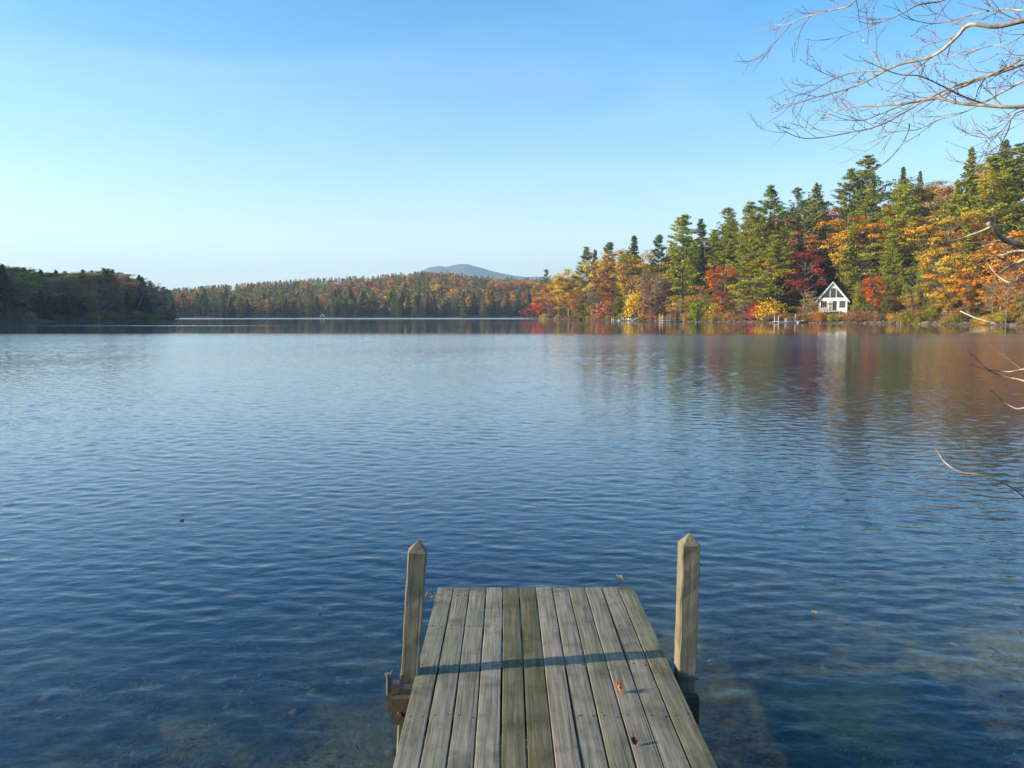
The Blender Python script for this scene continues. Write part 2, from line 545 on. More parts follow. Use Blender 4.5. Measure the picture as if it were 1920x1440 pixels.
rg = math_n(nt, 'ADD', rg, math_n(nt, 'MULTIPLY', math_n(nt, 'MULTIPLY', streak.outputs[0], lee.outputs[0]), mid.outputs[0]))
rg = math_n(nt, 'ADD', rg, math_n(nt, 'MULTIPLY', far_rip.outputs[0], 0.30))
dot = nd(nt, 'ShaderNodeVectorMath', {0: geo.outputs['Incoming'], 1: bmp.outputs[0]}, operation='DOT_PRODUCT')
cs = math_n(nt, 'ABSOLUTE', dot.outputs['Value'])
fr = math_n(nt, 'POWER', math_n(nt, 'SUBTRACT', 1.0, cs, True), 5.0)
fr = math_n(nt, 'ADD', math_n(nt, 'MULTIPLY', fr, 0.98), 0.02, True)
gl = nd(nt, 'ShaderNodeBsdfGlossy', {'Color': (1, 1, 1, 1), 'Roughness': rg, 'Normal': bmp.outputs[0]})
tr = nd(nt, 'ShaderNodeBsdfTransparent', {'Color': (0.96, 0.98, 0.97, 1)})
mx = nd(nt, 'ShaderNodeMixShader', {'Fac': fr})
nt.links.new(tr.outputs[0], mx.inputs[1])
nt.links.new(gl.outputs[0], mx.inputs[2])
nt.links.new(mx.outputs[0], out.inputs['Surface'])
va = nd(nt, 'ShaderNodeVolumeAbsorption', {'Color': (0.45, 0.52, 0.38, 1), 'Density': 1.15})
vs = nd(nt, 'ShaderNodeVolumeScatter', {'Color': (0.02, 0.20, 0.85, 1), 'Density': 0.28, 'Anisotropy': 0.2})
vadd = nd(nt, 'ShaderNodeAddShader')
nt.links.new(va.outputs[0], vadd.inputs[0])
nt.links.new(vs.outputs[0], vadd.inputs[1])
nt.links.new(vadd.outputs[0], out.inputs['Volume'])
lake = link('lake_water', np_mesh('lake_water', np.stack([WX2, WY2, WZ2], -1).reshape(-1, 3), wq, True), m)
tag(lake, 'rippled blue lake water', kind='structure')

# ------------------------------------------------------------------ tree kinds
def rot_rand(n, r): return r.normal(size=(n, 3))


def norm(a): return a / np.maximum(np.linalg.norm(a, axis=-1, keepdims=True), 1e-9)


class Leaves:
    def __init__(s): s.q, s.t = [], []

    def add(s, c, d, up, ln, wd, tint):
        """kites: centres c, long axes d, rough normals up"""
        d = norm(d)
        sd = norm(np.cross(d, up))
        ln, wd = np.asarray(ln).reshape(-1, 1), np.asarray(wd).reshape(-1, 1)
        q = np.stack([c - d * ln * 0.5, c + sd * wd * 0.5 - d * ln * 0.05, c + d * ln * 0.5, c - sd * wd * 0.5 + d * ln * 0.05], 1)
        s.q.append(q)
        s.t.append(tint)

    def mesh(s, name, mat):
        q = np.concatenate(s.q)
        t = np.concatenate(s.t)
        n = len(q)
        me = np_mesh(name, q.reshape(-1, 3), np.arange(n * 4).reshape(n, 4))
        a = me.attributes.new('tint', 'FLOAT_COLOR', 'POINT')
        cc = np.ones((n, 4, 4), np.float32)
        cc[:, :, :3] = t[:, None, :]
        a.data.foreach_set('color', cc.ravel())
        me.materials.append(mat)
        return me


def tints(n, r, v=0.22, hue=0.12):
    b = np.exp(r.normal(0, v, (n, 1)))
    return np.clip(b * (1 + r.normal(0, hue, (n, 3)) * np.array([1, 0.8, 0.5])), 0.2, 2.2)


def pine(seed, H=28.0, spread=4.6, low=0.22, dens=1.0):
    r = np.random.default_rng(seed)
    mb, lv = MB(), Leaves()
    bend = r.normal(0, 0.35, 2)

    def tp(z): t = z / H; return np.array([bend[0] * t * t, bend[1] * math.sin(2 * t), z])
    zs = np.linspace(-0.6, H, 9)
    mb.tube([tp(z) for z in zs], [0.36 * (1 - 0.93 * max(z, 0) / H) for z in zs], 7)
    z = low * H
    while z < H * 0.985:
        t = (z / H - low) / (1 - low)
        prof = (0.60 + 0.40 * math.sin(min(t * 2.6, 1.57))) * (1 - t ** 1.3) + 0.07
        k = r.integers(3, 6)
        a0 = r.uniform(0, 6.28)
        for j in range(k):
            if r.random() < 0.16: continue
            a = a0 + j * 6.283 / k + r.normal(0, 0.3)
            L = spread * prof * r.uniform(0.5, 1.3)
            dirv = np.array([math.cos(a), math.sin(a), 0.0])
            rise = r.uniform(-0.05, 0.22) + 0.35 * t
            base = tp(z)
            pts = [base + dirv * L * q + np.array([0, 0, L * (rise * q + 0.16 * q * q)]) for q in (0, 0.35, 0.7, 1.0)]
            mb.tube(pts, [0.055 + 0.05 * (1 - t), 0.045, 0.03, 0.012], 4, False)
            nt_ = max(5, int(13 * dens * L / spread + 4))
            q = r.uniform(0.28, 1.05, nt_) ** 0.8
            side = np.array([-dirv[1], dirv[0], 0])
            lat = r.normal(0, 0.20, nt_) * L * (1.1 - 0.6 * q)
            c = base + np.outer(q * L, dirv) + np.outer(lat, side)
            c[:, 2] += L * (rise * q + 0.20 * q * q) + r.normal(0.05, 0.08, nt_)
            per = 8
            cc = np.repeat(c, per, 0) + r.normal(0, 1, (nt_ * per, 3)) * np.array([0.36, 0.36, 0.12])
            dd = dirv * 0.7 + r.normal(0, 0.75, (nt_ * per, 3)) * np.array([1, 1, 0.45]) + np.array([0, 0, 0.32])
            up = dirv * 0.9 + np.array([0, 0, 0.7]) + r.normal(0, 0.5, (nt_ * per, 3))
            tt = np.repeat(tints(nt_, r, 0.20, 0.08), per, 0) * np.exp(r.normal(0, 0.12, (nt_ * per, 1)))
            lv.add(cc, dd, up, r.uniform(0.5, 1.0, nt_ * per), r.uniform(0.15, 0.28, nt_ * per), tt)
        z += r.uniform(0.75, 1.45) * (1.15 - 0.5 * t) * (H / 28)
    return mb.mesh('pine_trunk', True), lv.mesh('pine_crown', M['needle']), H


def spruce(seed, H=20.0, spread=3.4, low=0.05, droop=0.28):
    r = np.random.default_rng(seed)
    mb, lv = MB(), Leaves()
    mb.tube([(0, 0, -0.5), (0.05, 0, H * 0.5), (0, 0.03, H)], [0.26, 0.14, 0.02], 6)
    n = 150
    for i in range(n):
        t = (i + r.random()) / n
        z = H * (low + (0.985 - low) * t)
        L = spread * ((1 - t) ** 0.85 + 0.05) * r.uniform(0.72, 1.15)
        a = i * 2.399 + r.normal(0, 0.3)
        dirv = np.array([math.cos(a), math.sin(a), 0.0])
        dr = droop * (1 - 0.9 * t)
        nt_ = max(4, int(9 * L / spread + 3))
        q = r.uniform(0.2, 1.05, nt_)
        side = np.array([-dirv[1], dirv[0], 0])
        c = np.outer(q * L, dirv) + np.outer(r.normal(0, 0.13, nt_) * L, side)
        c[:, 2] += z - dr * L * q + 0.10 * L * q * q + r.normal(0, 0.07, nt_)
        per = 4
        cc = np.repeat(c, per, 0) + r.normal(0, 0.16, (nt_ * per, 3))
        dd = dirv + r.normal(0, 0.55, (nt_ * per, 3)) + np.array([0, 0, -0.30 + 0.6 * t])
        up = dirv * 1.1 + np.array([0, 0, 0.55]) + r.normal(0, 0.45, (nt_ * per, 3))
        tt = np.repeat(tints(nt_, r, 0.18, 0.06), per, 0)
        lv.add(cc, dd, up, r.uniform(0.38, 0.75, nt_ * per), r.uniform(0.2, 0.36, nt_ * per), tt)
        if i % 3 == 0:
            mb.tube([(0, 0, z), tuple(dirv * L * 0.8 + np.array([0, 0, z - dr * L * 0.6]))], [0.04, 0.012], 3, False)
    return mb.mesh('spruce_trunk', True), lv.mesh('spruce_crown', M['needle']), H


def broadleaf(seed, H=18.0, wid=0.30, tall=0.37, centre=0.60, ncl=52, per=84, leaf=0.40, bare=0.0, flat=0.6):
    r = np.random.default_rng(seed)
    mb, lv = MB(), Leaves()
    lean = r.normal(0, 0.02, 2) * H
    top = H * 0.86

    def tp(z): t = max(z, 0) / H; return np.array([lean[0] * t, lean[1] * t * t, z])
    zs = np.linspace(-0.5, top, 8)
    mb.tube([tp(z) + np.append(r.normal(0, 0.06, 2), 0) for z in zs], [H * 0.0125 * (1 - 0.88 * max(z, 0) / top) for z in zs], 7)
    k = 0
    while k < ncl:
        v = r.uniform(-1, 1, 3)
        rad = np.linalg.norm(v)
        if rad > 1 or rad < 0.38: continue
        wv = 1 + 0.22 * math.sin(3 * math.atan2(v[1], v[0]) + seed) + 0.15 * math.sin(5 * v[2] + seed * 2)
        c = tp(H * centre) + v * np.array([wid * wv, wid * wv, tall]) * H
        if c[2] > H * 0.97: continue
        k += 1
        hd = math.hypot(c[0], c[1])
        za = min(max(c[2] - hd * r.uniform(0.5, 1.0), H * 0.18), top * 0.97)
        a = tp(za)
        mid = a * 0.5 + c * 0.5 + np.array([0, 0, -0.06 * hd]) + r.normal(0, 0.15, 3)
        rr = H * 0.0032 * (1.5 - za / H)
        mb.tube([a, mid, c], [rr * 1.5, rr, rr * 0.4], 4, False)
        for _ in range(3):
            e = c + r.normal(0, 0.07, 3) * H * np.array([1, 1, 0.7])
            mb.tube([mid * 0.4 + c * 0.6, e], [rr * 0.6, rr * 0.25], 3, False)
        if r.random() < bare: continue
        rc = H * r.uniform(0.045, 0.085)
        m_ = int(per * r.uniform(0.6, 1.25))
        pts = norm(r.normal(size=(m_, 3))) * (r.random((m_, 1)) ** 0.5) * rc * np.array([1.25, 1.25, flat])
        cc = c + pts
        tt = tints(1, r, 0.20, 0.10) * np.exp(r.normal(0, 0.20, (m_, 1))) * (1 + r.normal(0, 0.06, (m_, 3)))
        dd = r.normal(size=(m_, 3)) * np.array([1, 1, 0.6])
        up = norm(cc - tp(H * centre * 0.9)) * 1.2 + norm(pts) * 0.5 + np.array([0, 0, 0.35]) + r.normal(0, 0.5, (m_, 3))
        lv.add(cc, dd, up, leaf * r.uniform(0.7, 1.3, m_), leaf * r.uniform(0.5, 0.95, m_), np.clip(tt, 0.2, 2.2))
    return mb.mesh('broadleaf_trunk', True), lv.mesh('broadleaf_crown', M['leaf']), H


def bare_tree(seed, H=14.0):
    r = np.random.default_rng(seed)
    mb, lv = MB(), Leaves()

    def grow(p, d, L, rad, depth):
        n = 4
        pts, q = [p], np.array(p)
        for _ in range(n):
            d = norm(d + r.normal(0, 0.10, 3) + np.array([0, 0, 0.05]))
            q = q + d * L / n
            pts.append(q.copy())
        mb.tube(pts, list(np.linspace(rad, rad * 0.45, n + 1)), 5 if depth < 2 else 3, False)
        if depth >= 4:
            m_ = 3
            lv.add(q + r.normal(0, 0.2, (m_, 3)), r.normal(size=(m_, 3)), r.normal(size=(m_, 3)), np.full(m_, 0.22), np.full(m_, 0.14), tints(m_, r))
            return
        for _ in range(4 if depth < 3 else 5):
            f = r.uniform(0.35, 1.0)
            s_ = pts[min(n, max(1, int(round(f * n))))]
            nd_ = norm(d * 0.8 + r.normal(0, 0.55, 3) + np.array([0, 0, 0.25]))
            grow(s_, nd_, L * r.uniform(0.48, 0.68), max(rad * 0.5, 0.022), depth + 1)
    grow(np.array([0, 0, -0.4]), np.array([0.02, 0.01, 1.0]), H * 0.52, H * 0.011, 0)
    return mb.mesh('bare_trunk', True), lv.mesh('bare_crown', M['leaf']), H


def shrub(seed, H=2.6, leaf=0.26, n=26, per=42):
    r = np.random.default_rng(seed)
    mb, lv = MB(), Leaves()
    for k in range(n):
        a, e = r.uniform(0, 6.28), r.uniform(0.15, 1.5)
        L = H * r.uniform(0.6, 1.0)
        c = np.array([math.cos(a) * math.cos(e) * L * 0.8, math.sin(a) * math.cos(e) * L * 0.8, math.sin(e) * L * 0.92 + 0.1])
        mb.tube([(r.normal(0, 0.1), r.normal(0, 0.1), -0.2), tuple(c * np.array([0.4, 0.4, 0.6])), tuple(c * 1.08)], [0.035, 0.025, 0.010], 3, False)
        m_ = int(per * r.uniform(0.5, 1.3))
        cc = c + r.normal(0, 0.17, (m_, 3)) * H * np.array([1, 1, 0.7])
        tt = tints(1, r, 0.22, 0.12) * np.exp(r.normal(0, 0.22, (m_, 1)))
        lv.add(cc, r.normal(size=(m_, 3)), norm(cc) * 1.2 + r.normal(0, 0.6, (m_, 3)), leaf * r.uniform(0.6, 1.3, m_), leaf * r.uniform(0.4, 0.9, m_), np.clip(tt, 0.2, 2.2))
    return mb.mesh('shrub_stems', True), lv.mesh('shrub_crown', M['leaf']), H


KIND = {
    'pine': [pine(101, spread=6.2, dens=1.3), pine(102, spread=7.0, low=0.13, dens=1.5), pine(103, spread=5.8, low=0.26, dens=1.2), pine(104, spread=7.4, low=0.10, dens=1.5)],
    'thinpine': [pine(111, spread=6.6, low=0.42, dens=0.9), pine(112, spread=5.2, low=0.35, dens=0.8)],
    'spruce': [spruce(201, spread=4.0), spruce(202, spread=3.5), spruce(203, spread=4.6, droop=0.4)],
    'hemlock': [spruce(211, H=20, spread=4.6, droop=0.42), spruce(212, H=20, spread=5.0, droop=0.3, low=0.02)],
    'maple': [broadleaf(301), broadleaf(302, wid=0.36, tall=0.34), broadleaf(303, wid=0.26, tall=0.40), broadleaf(304, wid=0.33, ncl=64)],
    'oak': [broadleaf(311, wid=0.42, tall=0.34, centre=0.60, ncl=70, flat=0.45), broadleaf(312, wid=0.38, ncl=60, tall=0.36, flat=0.45)],
    'thinmaple': [broadleaf(321, wid=0.28, ncl=48, per=50, bare=0.25), broadleaf(322, wid=0.24, ncl=44, per=45, bare=0.3, centre=0.62)],
    'bare': [bare_tree(401), bare_tree(402)],
    'shrub': [shrub(501), shrub(502, per=30), shrub(503, n=34)],
}
for _k, _l in KIND.items():
    for _t in _l: _t[0].materials.append(M['bark'] if _k in ('pine', 'spruce', 'hemlock', 'thinpine') else M['grey_bark'])
NAME = {'pine': ('pine_tree', 'pine tree'), 'thinpine': ('pine_tree', 'pine tree'), 'spruce': ('spruce_tree', 'spruce tree'), 'hemlock': ('hemlock_tree', 'hemlock tree'),
        'maple': ('maple_tree', 'maple tree'), 'oak': ('oak_tree', 'oak tree'), 'thinmaple': ('maple_tree', 'maple tree'), 'bare': ('bare_tree', 'bare tree'), 'shrub': ('shrub', 'shrub')}
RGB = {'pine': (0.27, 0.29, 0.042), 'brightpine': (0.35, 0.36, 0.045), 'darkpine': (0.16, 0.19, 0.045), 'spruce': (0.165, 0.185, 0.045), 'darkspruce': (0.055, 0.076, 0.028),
       'greyspruce': (0.26, 0.25, 0.1), 'cedar': (0.34, 0.33, 0.042), 'lime': (0.22, 0.26, 0.03),
       'orange': (0.6, 0.25, 0.03), 'redorange': (0.62, 0.16, 0.026), 'rust': (0.46, 0.205, 0.05), 'brown': (0.32, 0.2, 0.085), 'gold': (0.62, 0.38, 0.036),
       'yellow': (0.78, 0.55, 0.035), 'olive': (0.36, 0.31, 0.045), 'red': (0.52, 0.075, 0.035), 'darkred': (0.36, 0.07, 0.045), 'pink': (0.5, 0.17, 0.085),
       'green': (0.24, 0.26, 0.035), 'tan': (0.42, 0.3, 0.13), 'grey': (0.24, 0.20, 0.14), 'brickshrub': (0.27, 0.15, 0.09)}


def plant(kind, x, y, H, col, label, group=None, wide=1.0, rz=None, sink=0.15, var=None, cat=None, bark=None, tilt=None):
    protos = KIND[kind]
    tr_, cr_, H0 = protos[(var if var is not None else random.randrange(len(protos))) % len(protos)]
    name, c0 = NAME[kind]
    t = empty(name, (x, y, hz(x, y) - sink), random.uniform(0, 6.28) if rz is None else rz)
    if tilt: t.rotation_euler = (tilt[0], tilt[1], t.rotation_euler.z)
    s = H / H0
    t.scale = (s * wide, s * wide, s)
    tag(t, label, cat or c0, group)
    a = link('trunk', tr_, None, t)
    b = link('crown', cr_, None, t)
    rgb = RGB[col] if isinstance(col, str) else col
    j = 1 + random.uniform(-0.12, 0.12)
    b.color = (rgb[0] * j, rgb[1] * j * (1 + random.uniform(-0.07, 0.07)), rgb[2] * j, 1)
    return t


def plant_px(kind, px, row, Y, col, label, group=None, wide=1.0, **k):
    """a plant that stands Y metres out and whose top shows at that row"""
    top = seen(px, row, Y)
    H = top.z - hz(top.x, Y) + 0.15
    return plant(kind, top.x, Y, max(H, 0.8), col, label, group, wide, **k)


# shore distance along a ray of the picture
def _shore(px, lo=120, hi=520):
    Y = np.arange(lo, hi, 1.0)
    X = np.array([seen(px, 600, yy).x for yy in (100.0,)])[0] / 100.0 * Y
    d = lake_sd(X, Y)
    w = np.where(d > 0)[0]
    return float(Y[w[0]]) if len(w) else hi


_SP = np.arange(990, 2000, 5.0)
_ST = np.array([_shore(q_) for q_ in _SP])


def shore_Y(px, lo=None, hi=None):
    return _shore(px, lo, hi) if lo else float(np.interp(px, _SP, _ST))


def spots(n, xr, yr, dlo, dhi, plo, phi):
    x_, y_ = rng.uniform(*xr, n), rng.uniform(*yr, n)
    d_ = lake_sd(x_, y_)
    for a, b, c_ in zip(x_, y_, d_):
        if dlo < c_ < dhi:
            q_ = px_of(a, b, 3)[0]
            if plo < q_ < phi: yield float(a), float(b), float(c_), q_


HUE = {'pine': 'green', 'brightpine': 'bright green', 'darkpine': 'dark green', 'spruce': 'dull green', 'darkspruce': 'blackish green', 'greyspruce': 'grey-green', 'cedar': 'yellow-green',
       'lime': 'lime green', 'orange': 'orange', 'redorange': 'red-orange', 'rust': 'rusty', 'brown': 'brown', 'gold': 'golden', 'yellow': 'yellow', 'olive': 'olive', 'red': 'red',
       'darkred': 'wine red', 'pink': 'rosy', 'green': 'still-green', 'tan': 'tan', 'grey': 'grey', 'brickshrub': 'brick-coloured'}


def where(px, table):
    for lim, txt in table:
        if px < lim: return txt
    return table[-1][1]


ZR = [(1100, 'near the tip of the sunny point'), (1230, 'above the moored raft'), (1330, 'behind the tall-post dock'), (1400, 'behind the scarlet-orange maple'), (1480, 'behind the low white dock'),
      (1620, 'behind the white cottage'), (1760, 'past the cottage'), (9999, 'behind the near twigs')]
ZL = [(60, 'at the edge of view'), (140, 'on its wide landward half'), (220, 'around its middle'), (9999, 'towards its tip')]
ZF = [(420, 'close to the shaded point'), (560, 'on the far shore short of the boathouse'), (690, 'on the far shore around the pale boathouse'), (830, 'on the far shore below the mountain foot'), (9999, 'next to the sunny point')]
G_R = 'trees on the sunny wooded shore'
# kind, px, top row, metres behind the shoreline, colour, label, width
HERO = [
    ('shrub', 1008, 566, 1, 'red', 'crimson bush at the very tip of the sunny point', 1.3),
    ('thinpine', 1023, 504, 14, 'darkpine', 'lone dark pine poking up at the tip of the sunny point', 0.9),
    ('maple', 1029, 523, 6, 'orange', 'tan-orange tree at the tip of the point', 1.1),
    ('maple', 1052, 508, 10, 'gold', 'golden tree beside the tan-orange one near the point', 1.0),
    ('maple', 1068, 497, 18, 'yellow', 'bright yellow rounded tree on the skyline near the point', 1.2),
    ('maple', 1078, 535, 4, 'orange', 'low orange tree at the waterside near the point', 0.9),
    ('pine', 1097, 464, 16, 'pine', 'mid-sized pine rising beyond the yellow skyline tree', 1.0),
    ('spruce', 1116, 468, 20, 'spruce', 'slim dark spruce close beside the pine', 1.0),
    ('thinmaple', 1120, 520, 5, 'grey', 'grey half-bare tree at the waterside below the slim spruce', 1.1),
    ('maple', 1131, 474, 24, 'yellow', 'yellow treetop wedged among dark conifers', 0.9),
    ('maple', 1139, 488, 14, 'rust', 'rust-brown tree under the yellow treetop', 0.9),
    ('pine', 1141, 452, 30, 'darkpine', 'dark pine top above the rust-brown tree', 0.9),
    ('maple', 1165, 458, 34, 'gold', 'broad golden crown on the skyline between two pines', 1.2),
    ('hemlock', 1168, 478, 10, 'spruce', 'wide dark green hemlock above the moored raft', 1.1),
    ('spruce', 1189, 441, 26, 'spruce', 'pointed spruce standing over the wide hemlock', 1.1),
    ('maple', 1207, 459, 16, 'gold', 'large ochre tree between the spruce and the great pine', 1.0),
    ('pine', 1234, 438, 30, 'darkpine', 'dark tufted pine behind the ochre tree', 0.8),
    ('maple', 1222, 500, 8, 'tan', 'fading yellow-brown tree above the big brown bush', 1.0),
    ('shrub', 1194, 545, 1, 'yellow', 'brilliant yellow bushy tree at the water beside the raft', 0.62),
    ('shrub', 1142, 560, 2, 'pink', 'rosy red shrub on the bank left of the raft', 1.2),
    ('shrub', 1228, 558, 3, 'brickshrub', 'huge rounded brown bush between the yellow bush and the post dock', 1.3),
    ('pine', 1282, 400, 12, 'brightpine', 'tallest broad white pine behind the white post dock', 1.05),
    ('hemlock', 1316, 470, 16, 'darkspruce', 'blackish hemlock pressed against the tallest broad pine', 0.9),
    ('pine', 1314, 412, 26, 'darkpine', 'pine top peering from behind the tallest broad pine', 0.8),
    ('maple', 1332, 452, 40, 'pink', 'salmon-coloured tree up the slope behind the scarlet maple', 1.2),
    ('thinpine', 1363, 390, 22, 'pine', 'sparse flat-topped pine with bare gaps between its limbs', 1.0),
    ('maple', 1354, 488, 5, 'redorange', 'scarlet-orange maple with a pale bare trunk', 0.95),
    ('shrub', 1309, 560, 1, 'lime', 'lime green young cone-shaped tree at the water', 0.6),
    ('pine', 1404, 378, 12, 'brightpine', 'bright green pine between the sparse pine and the red crown', 0.95),
    ('pine', 1440, 347, 24, 'pine', 'tall pine with a rounded top above the red crown', 0.9),
    ('maple', 1464, 390, 26, 'pink', 'dusky red tall crown in front of the round-topped pine', 0.9),
    ('maple', 1430, 470, 16, 'redorange', 'orange-red tree glowing below the dusky red crown', 0.8),
    ('spruce', 1452, 448, 9, 'greyspruce', 'grey-green spruce standing below the dusky red crown', 1.2),
    ('maple', 1511, 454, 10, 'darkred', 'wine red maple left above the cottage', 0.95),
    ('thinpine', 1494, 352, 40, 'darkpine', 'small umbrella-topped pine on the skyline', 0.8),
    ('spruce', 1533, 344, 30, 'greyspruce', 'tall tapering spruce on the skyline above the cottage', 1.3),
    ('pine', 1590, 316, 34, 'pine', 'shorter of the twin pines crowning the skyline', 1.0),
    ('pine', 1632, 288, 36, 'pine', 'taller of the twin pines crowning the skyline', 1.05),
    ('hemlock', 1543, 420, 17, 'darkspruce', 'black-green hemlock standing behind the cottage', 1.05),
    ('hemlock', 1597, 424, 14, 'cedar', 'broad yellow-green hemlock rising over the cottage roof', 0.9),
    ('hemlock', 1608, 528, 2.5, 'cedar', 'small yellow-green hemlock hiding the corner of the cottage', 0.85),
    ('shrub', 1412, 566, 2, 'red', 'small scarlet bush below the bright pine', 0.8),
    ('shrub', 1447, 562, 2, 'yellow', 'yellow bush behind the dock with the rowing boat', 0.85),
    ('shrub', 1342, 566, 2, 'gold', 'gold-green bush next to the lime green young tree', 0.8),
    ('maple', 1697, 324, 50, 'olive', 'olive-brown broad crown on the skyline beyond the twin pines', 1.2),
    ('maple', 1676, 372, 30, 'rust', 'russet crown below the olive-brown skyline tree', 1.0),
    ('spruce', 1694, 312, 60, 'spruce', 'small spruce tip above the olive-brown crown', 0.8),
    ('spruce', 1726, 320, 62, 'spruce', 'small spruce tip between olive and orange crowns', 0.8),
    ('oak', 1778, 330, 62, 'orange', 'wide dull orange crown on the upper slope', 1.2),
    ('spruce', 1822, 276, 48, 'pine', 'tall spruce on the skyline left of the twin dark tops', 1.1),
    ('pine', 1868, 290, 40, 'brightpine', 'full bright pine filling the slope under the dark tops', 1.2),
    ('spruce', 1886, 262, 52, 'spruce', 'dark spruce top, highest on the whole skyline', 1.1),
    ('pine', 1912, 266, 48, 'pine', 'dark pine top next to the highest spruce', 1.0),
    ('maple', 1652, 398, 24, 'gold', 'yellow-orange slanting crown above the cottage hemlocks', 0.9),
    ('spruce', 1773, 378, 42, 'cedar', 'little light green spruce among the orange crowns', 1.1),
    ('oak', 1735, 394, 26, 'orange', 'large orange oak below the little light green spruce', 0.9),
    ('oak', 1822, 400, 30, 'redorange', 'large orange-red oak under the bright slope pine', 0.85),
    ('pine', 1674, 430, 14, 'brightpine', 'yellow-green pine between the cottage hemlock and the orange oaks', 0.85),
    ('maple', 1745, 438, 14, 'olive', 'olive-yellow maple in front of the large orange oak', 0.9),
    ('oak', 1778, 452, 8, 'gold', 'golden-orange waterside oak with pale trunks', 0.95),
    ('maple', 1728, 484, 6, 'green', 'still-green maple beside the golden-orange waterside oak', 0.8),
    ('maple', 1640, 508, 5, 'redorange', 'small blazing red-orange maple beyond the cottage', 0.8),
    ('hemlock', 1664, 522, 3.5, 'spruce', 'dark little hemlock at the bank beyond the cottage', 0.85),
    ('thinmaple', 1712, 532, 2.5, 'gold', 'little yellow-leaved sapling below the still-green maple', 0.9),
    ('maple', 1820, 500, 5, 'orange', 'low orange maple leaning over the bank near the birches', 0.9),
    ('maple', 1908, 480, 8, 'orange', 'orange maple at the edge of view behind the near branches', 1.0),
    ('hemlock', 1832, 540, 8, 'green', 'low dark green thicket tree under the oaks', 1.3),
]
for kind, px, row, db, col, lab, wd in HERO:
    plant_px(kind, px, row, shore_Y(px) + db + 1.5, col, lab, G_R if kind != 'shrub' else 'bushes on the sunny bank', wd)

# pale leaning birches and bare stems on the bank
for px, row, db, lab, tl in ((1231, 498, 9, 'white leaning birch stem above the big brown bush', (0.0, 0.06)),
                             (1866, 500, 3, 'straight pale birch stem under the orange maples', (0.0, 0.01)),
                             (1893, 478, 2, 'slanting white birch stem at the water by the fallen branch', (0.0, 0.10)),
                             (1277, 548, 2, 'grey bare stem standing beside the white post dock', (0.0, 0.0)),
                             (1175, 528, 3, 'thin white stem rising behind the moored raft', (0.0, 0.02))):
    t = plant_px('bare', px, row, shore_Y(px) + db + 1.5, 'tan', lab, None, 0.55, cat='birch tree', tilt=tl, rz=0.4)
    t.name = 'birch_tree'
    t.children[0].data = t.children[0].data.copy() if False else t.children[0].data

# the wood behind them
SKY_R = ([1000, 1023, 1060, 1100, 1140, 1190, 1230, 1280, 1330, 1380, 1440, 1480, 1540, 1600, 1650, 1700, 1770, 1820, 1870, 1920, 2100],
         [570, 528, 502, 478, 464, 456, 448, 430, 422, 408, 386, 374, 362, 340, 338, 328, 332, 306, 288, 276, 245])
pts = []
for x, y, d, px in spots(16000, (14, 230), (140, 470), 5, 125, 1008, 2010):
    if len(pts) >= 330: break
    if 1520 < px < 1610 and d < 19: continue
    mind = 3.9 + 0.012 * d
    if any((x - a) ** 2 + (y - b) ** 2 < mind * mind for a, b in pts): continue
    pts.append((x, y))
    u_ = random.random()
    if px > 1640 or 1035 < px < 1240 or d > 55: u_ = 0.32 + 0.68 * u_
    if u_ < 0.36: kind, col, Hh = 'pine', random.choice(['pine', 'brightpine', 'brightpine', 'darkpine']), random.uniform(18, 27)
    elif u_ < 0.50: kind, col, Hh = 'spruce', random.choice(['spruce', 'cedar', 'greyspruce', 'pine']), random.uniform(13, 22)
    elif u_ < 0.64: kind, col, Hh = 'hemlock', random.choice(['spruce', 'cedar', 'cedar']), random.uniform(12, 19)
    elif u_ < 0.86: kind, col, Hh = random.choice(['maple', 'oak', 'maple']), random.choice(['orange', 'orange', 'rust', 'gold', 'gold', 'olive', 'olive', 'tan']), random.uniform(12, 19)
    elif u_ < 0.95: kind, col, Hh = 'thinmaple', random.choice(['tan', 'brown', 'gold', 'rust']), random.uniform(10, 16)
    else: kind, col, Hh = 'bare', 'brown', random.uniform(9, 14)
    row_ = float(np.interp(px, *SKY_R))
    top = seen(px, row_ + random.uniform(0, 16), y)
    Hh = min(Hh * 1.12, top.z - hz(x, y))
    if Hh < 5: continue
    nm = NAME[kind][1]
    plant(kind, x, y, Hh, col, f"{HUE[col]} {nm} {'low' if d < 30 else 'midway up' if d < 70 else 'high up'} on the slope {where(px, ZR)}", 'trees filling the sunny slope', 1.2 if kind == 'pine' else 1.3 if kind in ('maple', 'oak') else 1.1)

pts2 = []
for k in range(4000):
    if len(pts2) >= 80: break
    px = random.uniform(1020, 1960)
    Y = shore_Y(px) + random.uniform(4, 26)
    if 1525 < px < 1606: continue
    P0 = seen(px, 600, Y)
    if any((P0.x - a) ** 2 + (Y - b) ** 2 < 9 for a, b in pts2): continue
    pts2.append((P0.x, Y))
    kind, col = random.choice([('hemlock', 'spruce'), ('hemlock', 'cedar'), ('spruce', 'spruce'), ('maple', 'olive'), ('maple', 'gold'), ('thinmaple', 'tan'), ('maple', 'green'), ('oak', 'rust')])
    nm = NAME[kind][1]
    plant(kind, P0.x, Y, random.uniform(4.0, 9.0), col, f'young {HUE[col]} {nm} in the understory {where(px, ZR)}', 'young trees above the sunny bank', 1.25)

